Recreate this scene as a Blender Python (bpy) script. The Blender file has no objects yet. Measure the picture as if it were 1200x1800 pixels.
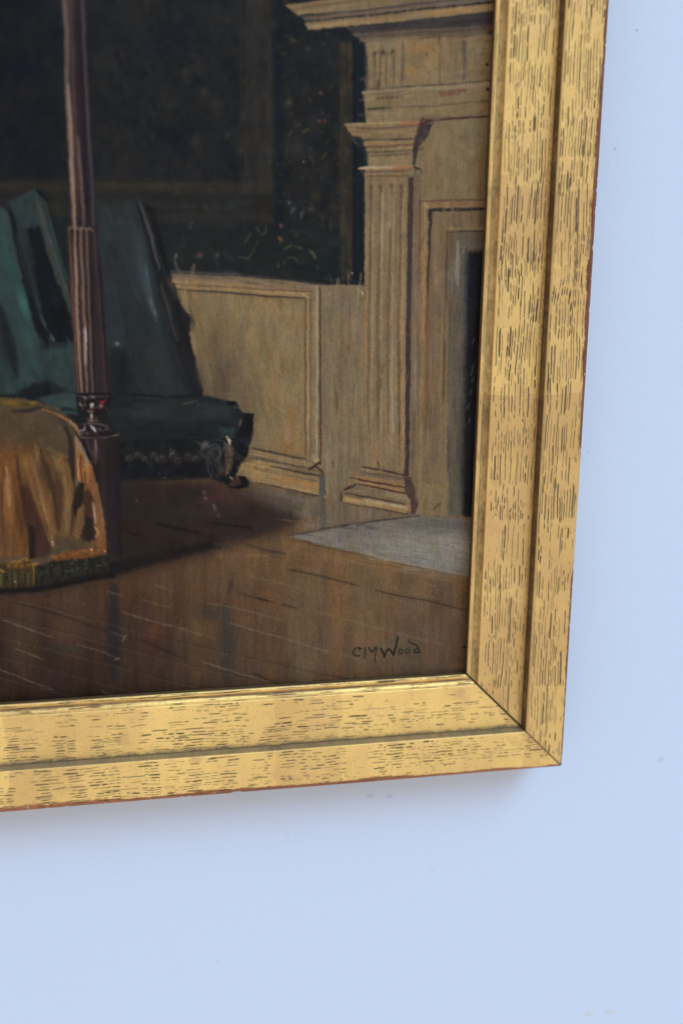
import bpy, math
import numpy as np
from mathutils import Matrix, Vector

# ------------------------------------------------------------------ camera, world, lights, exposure
MM = 0.001
scene = bpy.context.scene
# pose of the camera in frame millimetres: x right, y down, z towards the wall, origin = outer lower right corner of the frame front
RX, RY, RZ = 0.2521, -0.2289, -0.0381
CPOS = np.array([-311.5884, -347.2061, -724.5644])
FPX = 2500.0


def rot3(a, b, c):
    rx = np.array([[1, 0, 0], [0, math.cos(a), -math.sin(a)], [0, math.sin(a), math.cos(a)]])
    ry = np.array([[math.cos(b), 0, math.sin(b)], [0, 1, 0], [-math.sin(b), 0, math.cos(b)]])
    rz = np.array([[math.cos(c), -math.sin(c), 0], [math.sin(c), math.cos(c), 0], [0, 0, 1]])
    return rz @ ry @ rx


ROT = rot3(RX, RY, RZ)
Z0 = 1.45                                     # height of the frame's lower edge above the floor of the room


def W(x, y, z):                               # frame millimetres -> world metres (X right, Y into the wall, Z up)
    return Vector((x * MM, z * MM, -y * MM + Z0))


cam_data = bpy.data.cameras.new('camera')
cam = bpy.data.objects.new('camera', cam_data)
scene.collection.objects.link(cam)
scene.camera = cam


def axis(r):
    return Vector((r[0], r[2], -r[1]))


ax, ay, az = axis(ROT[0]), -axis(ROT[1]), -axis(ROT[2])
m = Matrix((ax, ay, az)).transposed().to_4x4()
m.translation = W(*CPOS)
cam.matrix_world = m
cam_data.sensor_fit = 'VERTICAL'
cam_data.sensor_height = 36.0
cam_data.sensor_width = 24.0
cam_data.lens = FPX / 1800.0 * 36.0
cam_data.clip_start = 0.02
cam_data.clip_end = 100
cam_data.dof.use_dof = True
cam_data.dof.focus_distance = 0.786
cam_data.dof.aperture_fstop = 3.3

world = bpy.data.worlds.new('World')
scene.world = world
world.use_nodes = True
bg = world.node_tree.nodes['Background']
bg.inputs['Color'].default_value = (0.99, 0.955, 1.0, 1)
bg.inputs['Strength'].default_value = 0.77


def area(name, loc, target, sx, sy, power, color):
    d = bpy.data.lights.new(name, 'AREA')
    d.shape = 'RECTANGLE'
    d.size, d.size_y = sx, sy
    d.energy = power
    d.color = color
    o = bpy.data.objects.new(name, d)
    scene.collection.objects.link(o)
    o.location = loc
    o.rotation_euler = (Vector(target) - Vector(loc)).to_track_quat('-Z', 'Y').to_euler()
    return o


area('window_light', (10.1, -13.0, Z0 + 15.0), (-0.1, 0, Z0 + 0.1), 10.5, 10.5, 4000, (0.33, 0.63, 1.0))

scene.view_settings.view_transform = 'Standard'
scene.view_settings.look = 'None'
scene.view_settings.exposure = 0.0
scene.view_settings.gamma = 1.0
scene.view_settings.use_curve_mapping = False

# ------------------------------------------------------------------ helpers
rng = np.random.default_rng(11)


def hash2(ix, iy, seed):
    h = (ix.astype(np.int64) * 374761393 + iy.astype(np.int64) * 668265263 + seed * 974711) & 0xFFFFFFFF
    h = ((h ^ (h >> 13)) * 1274126177) & 0xFFFFFFFF
    h = h ^ (h >> 16)
    return (h & 0xFFFF) / 65535.0


def noise(x, y, seed=0):                      # smooth value noise, -1..1
    fx, fy = np.floor(x), np.floor(y)
    tx, ty = x - fx, y - fy
    tx = tx * tx * (3 - 2 * tx)
    ty = ty * ty * (3 - 2 * ty)
    a = hash2(fx, fy, seed)
    b = hash2(fx + 1, fy, seed)
    c = hash2(fx, fy + 1, seed)
    d = hash2(fx + 1, fy + 1, seed)
    return ((a * (1 - tx) + b * tx) * (1 - ty) + (c * (1 - tx) + d * tx) * ty) * 2 - 1


def fbm(x, y, seed=0, n=3):
    s, a, t = 0, 1.0, 0
    for i in range(n):
        s = s + a * noise(x * 2 ** i, y * 2 ** i, seed + i * 17)
        t += a
        a *= 0.55
    return s / t


def sstep(a, b, x):
    t = np.clip((x - a) / (b - a), 0, 1)
    return t * t * (3 - 2 * t)


def lin(c):
    c = np.asarray(c, float)
    return np.where(c <= 0.04045, c / 12.92, ((c + 0.055) / 1.055) ** 2.4)


def mat(name):
    mt = bpy.data.materials.new(name)
    mt.use_nodes = True
    nt = mt.node_tree
    return mt, nt, nt.nodes['Principled BSDF']


class NB:                                     # small node builder
    def __init__(self, nt):
        self.nt = nt

    def n(self, typ, **kw):
        nd = self.nt.nodes.new(typ)
        for k, v in kw.items():
            setattr(nd, k, v)
        return nd

    def put(self, sock, v):
        if isinstance(v, bpy.types.NodeSocket):
            self.nt.links.new(v, sock)
        elif v is not None:
            sock.default_value = v

    def math(self, op, a, b=None, clamp=False):
        nd = self.n('ShaderNodeMath', operation=op, use_clamp=clamp)
        self.put(nd.inputs[0], a)
        self.put(nd.inputs[1], b)
        return nd.outputs[0]

    def mix(self, f, a, b, blend='MIX'):
        nd = self.n('ShaderNodeMix', data_type='RGBA', blend_type=blend)
        self.put(nd.inputs[0], f)
        self.put(nd.inputs[6], a)
        self.put(nd.inputs[7], b)
        return nd.outputs[2]

    def mixf(self, f, a, b):
        nd = self.n('ShaderNodeMix', data_type='FLOAT')
        self.put(nd.inputs[0], f)
        self.put(nd.inputs[2], a)
        self.put(nd.inputs[3], b)
        return nd.outputs[0]

    def noise(self, vec, scale, detail=3, rough=0.55):
        nd = self.n('ShaderNodeTexNoise')
        self.put(nd.inputs['Vector'], vec)
        nd.inputs['Scale'].default_value = scale
        nd.inputs['Detail'].default_value = detail
        nd.inputs['Roughness'].default_value = rough
        return nd.outputs['Fac']

    def ramp(self, f, lo, hi):
        nd = self.n('ShaderNodeMapRange', interpolation_type='SMOOTHSTEP')
        self.put(nd.inputs[0], f)
        nd.inputs[1].default_value = lo
        nd.inputs[2].default_value = hi
        return nd.outputs[0]

    def scale(self, vec, s):
        nd = self.n('ShaderNodeMapping')
        self.put(nd.inputs['Vector'], vec)
        nd.inputs['Scale'].default_value = s
        return nd.outputs[0]


def mesh_from_grid(name, verts, faces_q, attr=None, ngons=()):
    me = bpy.data.meshes.new(name)
    nq = len(faces_q)
    loops = [np.asarray(faces_q).ravel()]
    tot = [np.full(nq, 4)]
    for g in ngons:
        loops.append(np.asarray(g))
        tot.append([len(g)])
    loops = np.concatenate(loops).astype(np.int32)
    tot = np.concatenate(tot).astype(np.int32)
    start = np.concatenate([[0], np.cumsum(tot)[:-1]]).astype(np.int32)
    me.vertices.add(len(verts))
    me.vertices.foreach_set('co', np.asarray(verts, np.float32).ravel())
    me.loops.add(len(loops))
    me.loops.foreach_set('vertex_index', loops)
    me.polygons.add(len(tot))
    me.polygons.foreach_set('loop_start', start)
    me.polygons.foreach_set('loop_total', tot)
    if attr is not None:
        for an, av in attr.items():
            at = me.attributes.new(an, 'FLOAT_COLOR', 'POINT')
            at.data.foreach_set('color', np.asarray(av, np.float32).ravel())
    me.update(calc_edges=True)
    me.validate()
    return me


def link(name, me, parent=None, material=None):
    o = bpy.data.objects.new(name, me)
    scene.collection.objects.link(o)
    if material:
        me.materials.append(material)
    if parent:
        o.parent = parent
    return o


# ------------------------------------------------------------------ the wall
WALL_D = 31.0
wm, nt, bs = mat('painted_plaster')
B = NB(nt)
tc = B.n('ShaderNodeTexCoord').outputs['Object']
blotch = B.noise(tc, 3.0, 3)
col = B.mix(blotch, (0.605, 0.655, 0.725, 1), (0.63, 0.675, 0.74, 1))
sep = B.n('ShaderNodeSeparateXYZ')
nt.links.new(tc, sep.inputs[0])
WOBJ = None


def wall_spot(px, py, r, color, strength, col, seed, stretch=1.0):
    # small marks with a shape of their own on the paint
    d = ROT.T @ np.array([(px - 600) / FPX, (py - 900) / FPX, 1.0])
    t = (WALL_D - CPOS[2]) / d[2]
    X, Y = (CPOS + d * t)[:2]
    dx = B.math('SUBTRACT', sep.outputs[0], X * MM)
    dz = B.math('SUBTRACT', sep.outputs[2], -Y * MM)
    dx = B.math('DIVIDE', dx, r * MM * stretch)
    dz = B.math('DIVIDE', dz, r * MM)
    q = B.math('ADD', B.math('MULTIPLY', dx, dx), B.math('MULTIPLY', dz, dz))
    nz = B.noise(tc, 900 + seed * 37, 3)
    q = B.math('ADD', q, B.math('MULTIPLY', B.math('SUBTRACT', nz, 0.5), 2.2))
    f = B.math('MULTIPLY', B.ramp(q, 1.1, 0.2), strength)
    return B.mix(f, col, color)


for i, a in enumerate([(1160, 1335, 2.2, (0.42, 0.44, 0.48, 1), .45, 1), (650, 1399, 1.6, (0.40, 0.42, 0.47, 1), .40, 1.6),
                       (683, 1400, 1.6, (0.40, 0.42, 0.47, 1), .40, 1.8), (1080, 262, 1.1, (0.35, 0.37, 0.42, 1), .5, 1),
                       (1118, 53, .8, (0.3, 0.32, 0.36, 1), .6, 1), (1146, 415, 1.0, (0.5, 0.45, 0.42, 1), .35, .7),
                       (1032, 795, 1.6, (0.45, 0.47, 0.52, 1), .3, .7), (1070, 1779, 2.2, (0.60, 0.50, 0.30, 1), .40, 2.2),
                       (1034, 1782, 2.6, (0.60, 0.50, 0.34, 1), .35, 1.4), (384, 1691, 1.5, (0.5, 0.52, 0.6, 1), .35, 1.4),
                       (506, 1468, 1.2, (0.5, 0.52, 0.6, 1), .35, 1), (760, 1529, 1.2, (0.45, 0.47, 0.55, 1), .4, 1)]):
    col = wall_spot(a[0], a[1], a[2], a[3], a[4], col, i, a[5])
nt.links.new(col, bs.inputs['Base Color'])
bs.inputs['Roughness'].default_value = 0.7
bs.inputs['Specular IOR Level'].default_value = 0.12
h1 = B.noise(tc, 230, 2, 0.5)
h2 = B.noise(tc, 60, 3, 0.5)
hh = B.math('ADD', B.math('MULTIPLY', h1, 0.55), B.math('MULTIPLY', h2, 0.9))
bp = B.n('ShaderNodeBump')
bp.inputs['Strength'].default_value = 0.22
bp.inputs['Distance'].default_value = 0.0012
nt.links.new(hh, bp.inputs['Height'])
nt.links.new(bp.outputs[0], bs.inputs['Normal'])

nx = 2
wv = [(-1.6, WALL_D * MM, -1.4), (1.6, WALL_D * MM, -1.4), (1.6, WALL_D * MM, 1.4), (-1.6, WALL_D * MM, 1.4),
      (-1.6, WALL_D * MM + .1, -1.4), (1.6, WALL_D * MM + .1, -1.4), (1.6, WALL_D * MM + .1, 1.4), (-1.6, WALL_D * MM + .1, 1.4)]
wf = [(0, 1, 2, 3), (7, 6, 5, 4), (0, 4, 5, 1), (1, 5, 6, 2), (2, 6, 7, 3), (3, 7, 4, 0)]
wall = link('wall', mesh_from_grid('wall', wv, wf), None, wm)
wall.data.shade_flat()
wall.location = (0, 0, Z0)
wall['kind'] = 'structure'
wall['label'] = 'pale blue white painted plaster wall behind the framed painting'

# ------------------------------------------------------------------ the framed painting
FW, FH = 520.0, 640.0                         # outer size of the frame in mm
root = bpy.data.objects.new('framed_painting', None)
scene.collection.objects.link(root)
root.location = W(0, 0, 0)
root['label'] = 'oil painting of a dim panelled room in a wide gilded oak frame on the wall'
root['category'] = 'painting'

# ---- gilding
gm, nt, bs = mat('gilded_oak')
B = NB(nt)
tc = B.n('ShaderNodeTexCoord').outputs['Object']
at = B.n('ShaderNodeAttribute', attribute_name='wear_shade')
ws = B.n('ShaderNodeSeparateColor')
nt.links.new(at.outputs['Color'], ws.inputs[0])
pore_shade, worn, dust, tone = ws.outputs[0], ws.outputs[1], ws.outputs[2], at.outputs['Alpha']
n1 = B.noise(tc, 60, 4, 0.6)
n2 = B.noise(tc, 900, 3, 0.6)
n3 = B.noise(tc, 350, 4, 0.65)
gold = B.mix(tone, (0.67, 0.405, 0.138, 1), (1.0, 0.66, 0.205, 1))
gold = B.mix(B.math('MULTIPLY', B.ramp(n1, .46, .74), .30), gold, (0.76, 0.42, 0.20, 1))
gold = B.mix(B.math('MULTIPLY', B.ramp(n3, .56, .74), .55), gold, (0.36, 0.20, 0.075, 1))
gold = B.mix(B.math('MULTIPLY', B.ramp(n2, .56, .74), .45), gold, (0.40, 0.22, 0.08, 1))
bole = B.mix(tone, B.mix(n3, (0.100, 0.028, 0.013, 1), (0.22, 0.068, 0.024, 1)), B.mix(n3, (0.24, 0.085, 0.030, 1), (0.50, 0.21, 0.075, 1)))
c = B.mix(worn, gold, bole)
c = B.mix(B.math('MULTIPLY', pore_shade, .93), c, (0.030, 0.016, 0.006, 1))
dustc = B.mix(n3, (0.085, 0.060, 0.036, 1), (0.19, 0.14, 0.09, 1))
c = B.mix(dust, c, dustc)
nt.links.new(c, bs.inputs['Base Color'])
notm = B.math('MAXIMUM', B.math('MAXIMUM', pore_shade, worn), dust)
nt.links.new(B.mixf(notm, 0.55, 0.0), bs.inputs['Metallic'])
nt.links.new(B.mixf(notm, B.mixf(n3, 0.40, 0.60), 0.75), bs.inputs['Roughness'])
bs.inputs['Specular IOR Level'].default_value = 0.35
bp = B.n('ShaderNodeBump')
bp.inputs['Strength'].default_value = 0.35
bp.inputs['Distance'].default_value = 0.0006
nt.links.new(B.math('ADD', n3, B.math('MULTIPLY', n2, .5)), bp.inputs['Height'])
nt.links.new(bp.outputs[0], bs.inputs['Normal'])


def sample_profile(pts, step):
    # pts: (offset, depth, dense?) -> densely sampled polyline (closed loop)
    out = []
    n = len(pts)
    for i in range(n):
        a, b = pts[i], pts[(i + 1) % n]
        L = math.hypot(b[0] - a[0], b[1] - a[1])
        k = max(1, int(math.ceil(L / step))) if a[2] else 1
        for j in range(k):
            t = j / k
            out.append((a[0] + (b[0] - a[0]) * t, a[1] + (b[1] - a[1]) * t))
    return np.array(out)


def arc(cx, cy, r, a0, a1, n, dense=1):
    return [(cx + r * math.cos(math.radians(a0 + (a1 - a0) * i / n)), cy + r * math.sin(math.radians(a0 + (a1 - a0) * i / n)), dense)
            for i in range(n + 1)]


# profile: offset inwards from the outer edge, depth behind the highest face
P_BAND = [(0.0, 22, 0), (0.0, 2.5, 1), (0.3, 1.95, 1), (2.3, 0.25, 1), (2.9, 0.0, 1), (24.2, 0.0, 1), (24.55, 0.3, 1), (25.15, 5.2, 1), (25.3, 7.4, 0),
          (51.5, 8.6, 0), (51.5, 22, 0)]
P_FLAT = [(25.28, 7.3, 0), (25.28, 5.86, 1), (25.5, 5.72, 1), (52.6, 5.62, 1), (53.2, 5.8, 1), (53.4, 6.3, 0), (53.4, 8.2, 0)]
P_SIGHT = [(53.5, 10.5, 0), (53.5, 6.1, 1), (54.2, 7.15, 1), (55.3, 7.8, 1), (56.5, 7.95, 1), (57.2, 7.3, 1), (57.7, 6.45, 1), (58.4, 6.02, 1),
           (59.2, 6.05, 1), (59.75, 6.45, 1), (59.97, 6.9, 1), (60.0, 10.5, 0)]


def make_dashes(length, o0, o1, seed, kind):
    # oak pores: dark dashes lying in tracks that run along the rail, broken into clusters by the figure of the wood
    r = np.random.default_rng(seed)
    out = []
    tracks = []
    o = o0 + r.uniform(.1, .8)
    while o < o1 - .3:
        tracks.append(o)
        o += r.uniform(1.15, 2.0)
    s = -5.0
    lng = kind == 'long'
    while s < length:
        L = r.uniform(7, 27) if lng else r.uniform(3.5, 12)
        dens = r.choice([0.95, 0.82, 0.6, 0.25, 0.0], p=[.44, .32, .16, .05, .03]) if lng else r.choice([0.92, 0.7, 0.35, 0.0], p=[.42, .26, .12, .20])
        slope = r.normal(0, .28 if lng else .14)
        bend = r.normal(0, .010)
        jit = r.uniform(.6, 3.2) if lng else r.uniform(.3, 1.6)
        lo = r.uniform(o0 - 14, o0 + 10) if dens < .7 else -99
        drift = r.normal(0, .25)
        for o in tracks:
            pd = dens
            if not lng and o0 > 20:             # the inner half of the lower flat is smooth
                pd = dens * (1.0 if o < 39 else .38)
            if r.random() > pd or o < lo:
                continue
            u = o - (o0 + o1) / 2
            a = s + slope * u + bend * u * u + r.normal(0, jit)
            l = L * r.uniform(.55, 1.08)
            wd = r.choice([.10, .18, .27, .40], p=[.25, .36, .28, .11])
            st = r.uniform(.72, 1.0)
            oo = o + drift + r.normal(0, .10)
            k = r.random()
            if l > 5 and k < .55:               # a broken dash
                q_ = r.uniform(.3, .7)
                out.append((a, a + l * q_ - .4, oo, wd, st))
                out.append((a + l * q_ + .4, a + l, oo + r.normal(0, .10), wd * r.uniform(.6, 1), st))
            else:
                out.append((a, a + l, oo, wd, st))
        s += L * r.uniform(.80, 1.0)
    for _ in range(int(length * (o1 - o0) * (.016 if lng else .010))):      # fine hair pores
        a = r.uniform(0, length)
        out.append((a, a + r.uniform(1, 6), r.uniform(o0, o1), r.uniform(.05, .12), r.uniform(.3, .7)))
    return out


def wear_shade_attr(S, O, part, rail, length, dashes):
    # S along the rail (mm from the lower right corner end), O offset from the outer edge
    n = S.shape
    pore_shade = np.zeros(n)
    srow, ocol = S[:, S.shape[1] // 2], O[0]
    for (a, b, o, wd, st) in dashes:
        j0, j1 = np.searchsorted(ocolv, o - 1.9), np.searchsorted(ocolv, o + 1.9)
        jj = order[j0:j1]
        if len(jj) == 0:
            continue
        i0, i1 = np.searchsorted(srow, a - 3), np.searchsorted(srow, b + 3)
        if i1 <= i0:
            continue
        ss = S[i0:i1][:, jj]
        oo = O[i0:i1][:, jj]
        wob = .36 * np.sin(ss * .075 + o * .10 + .8 * np.sin(ss * .021)) + .14 * np.sin(ss * .17 + o * .3) + .10 * np.sin(ss * .31 + o * .6) + .05 * np.sin(ss * .9 + o)
        d = np.abs(oo - o - wob)
        along = np.minimum(ss - a, b - ss)
        wl = wd * np.clip(.45 + along / 2.5, 0, 1)
        v = sstep(wl + .24, wl - .08, d) * sstep(-.5, .35, along) * st
        blk = pore_shade[i0:i1]
        blk[:, jj] = np.maximum(blk[:, jj], v)
    rag = fbm(S / 9, O / 3, 5 + rail) * .6 + fbm(S / 2.2, O / 1.2, 9 + rail) * .6
    worn = np.zeros(n)
    dust = np.zeros(n)
    tone = np.clip(.55 + .35 * fbm(S / 28, O / 40, 21 + rail) + .12 * fbm(S / 5, O / 5, 33 + rail), 0, 1)
    # overlapping gold leaves: square edged patches a little lighter or darker
    lap = np.floor((S + 4 * fbm(S / 50, O / 20, 3)) / 37.0 + rail * .37)
    tone = np.clip(tone + (hash2(lap, lap * 0 + rail, 8) - .5) * .5, 0, 1)
    if part == 'band':
        if rail == 0:      # right rail: the edge is rubbed to the red ground except for one stretch
            amt = np.interp(S, [0, 20, 60, 90, 116, 122, 150, 190, 194, 205, 240, 290, 320, 360, 400, 440, 640],
                            [1.2, 1.7, 2.2, 2.4, 2.2, .2, -.6, .1, 2.4, 2.7, 3.0, 4.2, 4.0, 3.3, 2.6, 2.4, 2.6])
            amt = amt * (.86 + .22 * noise(S / 17, S * 0, 4))
        else:
            amt = 3.3 + .8 * noise(S / 23, S * 0, 6) - 1.6 * sstep(45, 10, S) + .5 * sstep(100, 300, S)
        worn = sstep(.55, -.35, O - amt - rag * 1.1)
        worn = worn * np.where(rag + .2 * noise(S / 1.7, O / .6, 15) > .62, .15, 1)
        rub = sstep(.50, .75, fbm(S / 6, O / 2.5, 41) + .18 * sstep(8, 2, O))
        worn = np.maximum(worn, rub * .55 * sstep(7, 3, O))
        wr = sstep(24.3, 24.7, O)
        if rail == 1:
            dust = np.maximum(dust, wr * (.82 + .18 * rag))
        else:
            pore_shade = np.maximum(pore_shade, wr * np.clip(.95 + .2 * rag, 0, 1))  # shade of the riser turned from the window, painted dark on the uprights
        edge = sstep(1.3, .1, np.abs(O - 23.9) + rag * .9)
        pore_shade = np.maximum(pore_shade, edge * .35 * (rail == 0))
    elif part == 'flat':
        e = sstep(3.6, .2, (O - 25.4) + 1.9 * rag + .8)
        if rail == 1:
            dust = np.maximum(dust, e * .75)
        pore_shade = np.maximum(pore_shade, e * sstep(-.1, .45, fbm(S / 1.1, O / .7, 61)) * .85)
        pore_shade = np.maximum(pore_shade, e * .35)
        scr = sstep(.72, .82, fbm(S / 1.6, O / .9, 71)) * .4
        pore_shade = np.maximum(pore_shade, scr)
    else:
        cov = sstep(1.1, .2, np.abs(O - 56.2) + .5 * rag)
        streak = sstep(.02, .4, fbm(S / 11, O / .45, 81 + rail)) * sstep(57.6, 58.2, O) * sstep(59.9, 59.4, O)
        if rail == 1:
            dust = np.maximum(dust, cov * .8)
            pore_shade = np.maximum(pore_shade, streak * .95)
            pore_shade = np.maximum(pore_shade, sstep(.1, .5, fbm(S / 9, O / .5, 91)) * .8 * sstep(57.4, 56.8, O))
        else:
            pore_shade = np.maximum(pore_shade, streak * .55)
            pore_shade = np.maximum(pore_shade, sstep(58.0, 57.0, O) * np.clip(.52 + .4 * rag, 0, .95))  # cove of the uprights coloured darker to stand for its shaded side
    if rail == 1 or part == 'flat':
        # rubbed pinkish ground showing through
        rubp = sstep(.30, .62, fbm(S / 16, O / 12, 101 + rail))
        tone = tone * (1 - .75 * rubp)
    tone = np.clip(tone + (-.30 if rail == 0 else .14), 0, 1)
    if part == 'band':                        # red ground on the upright, bare orange wood along the bottom
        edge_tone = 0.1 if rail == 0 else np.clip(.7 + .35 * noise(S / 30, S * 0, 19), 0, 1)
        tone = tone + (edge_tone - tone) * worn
    endd = np.minimum(S - O, length - S - O)
    pore_shade = np.where(O < 1.6, pore_shade * .3, pore_shade)
    pore_shade = np.maximum(pore_shade, sstep(1.5, .45, endd + .25 * rag) * (.55 if part == 'band' else .9))
    if part == 'sight':
        pore_shade = np.maximum(pore_shade, sstep(59.82, 59.96, O))  # rebate shadow painted black on the inner face of the lip
    return np.stack([pore_shade, np.clip(worn, 0, 1), np.clip(dust, 0, 1), tone], -1)


def make_rail(rail, part, pts, length, dense, parent):
    global ocolv, order
    step = 0.36 if dense else 1.2
    prof = sample_profile(pts, step)
    k = len(prof)
    rows = int(length / (0.62 if dense else 2.5)) + 1
    t = np.linspace(0, 1, rows)
    gap = 0.18 if part == 'band' else 0.40
    O = np.repeat(prof[None, :, 0], rows, 0)
    D = np.repeat(prof[None, :, 1], rows, 0).copy()
    S = (O + gap) + t[:, None] * (length - 2 * O - 2 * gap)
    ocolv_idx = np.argsort(prof[:, 0])
    vis = prof[:, 1] < 8.3
    order = ocolv_idx[vis[ocolv_idx]]
    ocolv = prof[order, 0]
    o0, o1 = (2.2, 24.0) if part == 'band' else ((27.0, 52.8) if part == 'flat' else (0, 0))
    ds = []
    if part != 'sight':
        ds = make_dashes(length, o0, o1, 100 * rail + (7 if part == 'flat' else 31), 'long' if rail % 2 == 0 else 'short')
    wr = wear_shade_attr(S, O, part, rail % 2, length, ds)
    if part == 'band':
        side = (D > 15) & (O < 1)
        wr[side] = (0, .15, 0, 1)
    # pores, faces painted with shade and worn places are lower than the leaf; slow unevenness of a hand-made rail
    face = (D < 8.3)
    D = D + face * (wr[..., 0] * .16 + wr[..., 1] * .10)
    un = .10 * fbm(S / 60, O / 30, 200 + rail)
    D = D + face * un
    Oo = O + .12 * fbm(S / 45, O * 0, 210 + rail) * (O < 3) + sstep(.35, .75, fbm(S / 3.5, O * 0, 220 + rail)) * .45 * (O < 2.2) * (D < 3)
    if rail == 1 and part == 'band':          # a small chip out of the lower edge
        Oo = Oo + 1.6 * np.exp(-((S - 193.5) / 2.0) ** 2) * (O < 1.2) * (D < 3)
    # position: rail 0 right, 1 bottom, 2 left, 3 top   (x right, y down)
    if rail == 0:
        X, Y = -Oo, -S
    elif rail == 1:
        X, Y = -S, -Oo
    elif rail == 2:
        X, Y = -FW + Oo, -S
    else:
        X, Y = -S, -FH + Oo
    V = np.stack([X * MM, D * MM, -Y * MM], -1).reshape(-1, 3)
    idx = np.arange(rows * k).reshape(rows, k)
    a = idx[:-1, :]
    b = idx[1:, :]
    q = np.stack([a, b, np.roll(b, -1, 1), np.roll(a, -1, 1)], -1).reshape(-1, 4)
    flip = rail in (1, 2)
    caps = [idx[0].copy(), idx[-1][::-1].copy()]
    if flip:
        q = q[:, ::-1]
        caps = [c_[::-1] for c_ in caps]
    nm = {'band': 'frame_rail', 'flat': 'flat_moulding', 'sight': 'sight_moulding'}[part]
    me = mesh_from_grid(nm, V, q, {'wear_shade': wr.reshape(-1, 4)}, caps)
    o = link(nm, me, parent, gm)
    return o


LABELS = ['right upright rail of gilded oak with its outer edge rubbed to red brown', 'bottom rail of gilded oak with grey dust in its groove', None, None]
for rail, length, dense in ((0, FH, True), (1, FW, True), (2, FH, False), (3, FW, False)):
    r_ = make_rail(rail, 'band', P_BAND, length, dense, root)
    if LABELS[rail]:
        r_['label'] = LABELS[rail]
    make_rail(rail, 'flat', P_FLAT, length, dense, r_)
    make_rail(rail, 'sight', P_SIGHT, length, dense, r_)

# ------------------------------------------------------------------ the canvas and its painting
CAN_D = 13.0


def project(X, Y, D):                          # frame mm -> units in which the painting was measured
    q0 = X - CPOS[0]
    q1 = Y - CPOS[1]
    q2 = D - CPOS[2]
    c = [ROT[i, 0] * q0 + ROT[i, 1] * q1 + ROT[i, 2] * q2 for i in range(3)]
    return c[0] / c[2] * FPX + 600, c[1] / c[2] * FPX + 900


def grid_axis(dense_to, total, st):
    a = np.arange(57.5, dense_to, st)
    b = np.arange(dense_to, total - 57.5, 3.0)
    return np.concatenate([a, b, [total - 57.5]])


ga = grid_axis(352, FW, 0.40)
gb = grid_axis(480, FH, 0.40)
GA, GB = np.meshgrid(ga, gb)                   # offset left / up from the lower right corner
PX, PY = project(-GA, -GB, CAN_D)
WX = PX + 1.3 * fbm(PX / 26, PY / 26, 301) + .5 * noise(PX / 6, PY / 6, 302)
WY = PY + 1.3 * fbm(PX / 26, PY / 26, 303) + .5 * noise(PX / 6, PY / 6, 304)
RAG = .9 * noise(PX / 3.0, PY / 9.0, 305) + .6 * noise(PX / 8.0, PY / 3.0, 306)
C = np.zeros(PX.shape + (3,))
HGT = np.zeros(PX.shape)
cmin, cmax = PX.min(0), PX.max(0)
rmin, rmax = PY.min(1), PY.max(1)


def block(x0, y0, x1, y1):
    j = np.where((cmin <= x1) & (cmax >= x0))[0]
    i = np.where((rmin <= y1) & (rmax >= y0))[0]
    if len(i) == 0 or len(j) == 0:
        return None
    return slice(i[0], i[-1] + 1), slice(j[0], j[-1] + 1)


def col_(c):
    return np.asarray(c, float) / 255.0


def lay(b, a, color, tex=None, h=0.0, seed=0):
    x, y = PX[b], PY[b]
    if callable(color):
        cc = color(x, y)
    else:
        cc = np.broadcast_to(col_(color), x.shape + (3,))
    if tex:                                    # (size x, size y, strength, angle)
        ang = math.radians(tex[3]) if len(tex) > 3 else 0
        u = x * math.cos(ang) + y * math.sin(ang)
        v = -x * math.sin(ang) + y * math.cos(ang)
        f = fbm(u / tex[0], v / tex[1], 400 + seed, 3)
        cc = cc * (1 + tex[2] * f)[..., None]
        HGT[b] += a * f * .035
    C[b] = C[b] * (1 - a[..., None]) + cc * a[..., None]
    HGT[b] += a * h


_sd = [0]


def poly(pts, color, soft=1.5, alpha=1.0, tex=None, h=0.0, warp=True):
    _sd[0] += 1
    p = np.asarray(pts, float)
    soft = soft + .5
    m_ = soft * 2 + 4
    b = block(p[:, 0].min() - m_, p[:, 1].min() - m_, p[:, 0].max() + m_, p[:, 1].max() + m_)
    if b is None:
        return
    x, y = (WX[b], WY[b]) if warp else (PX[b], PY[b])
    d2 = np.full(x.shape, 1e12)
    ins = np.zeros(x.shape, bool)
    n = len(p)
    for i in range(n):
        ax_, ay_ = p[i]
        bx, by = p[(i + 1) % n]
        ex, ey = bx - ax_, by - ay_
        L2 = ex * ex + ey * ey + 1e-9
        t = np.clip(((x - ax_) * ex + (y - ay_) * ey) / L2, 0, 1)
        d2 = np.minimum(d2, (x - ax_ - t * ex) ** 2 + (y - ay_ - t * ey) ** 2)
        if ay_ != by:
            cr = ((ay_ > y) != (by > y)) & (x < (bx - ax_) * (y - ay_) / (by - ay_) + ax_)
            ins ^= cr
    d = np.sqrt(d2) * np.where(ins, 1, -1)
    d = d + (RAG[b] * min(1.3, .35 + soft * .28) if warp else 0)
    lay(b, sstep(-soft, soft, d) * alpha, color, tex, h, _sd[0])


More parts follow.
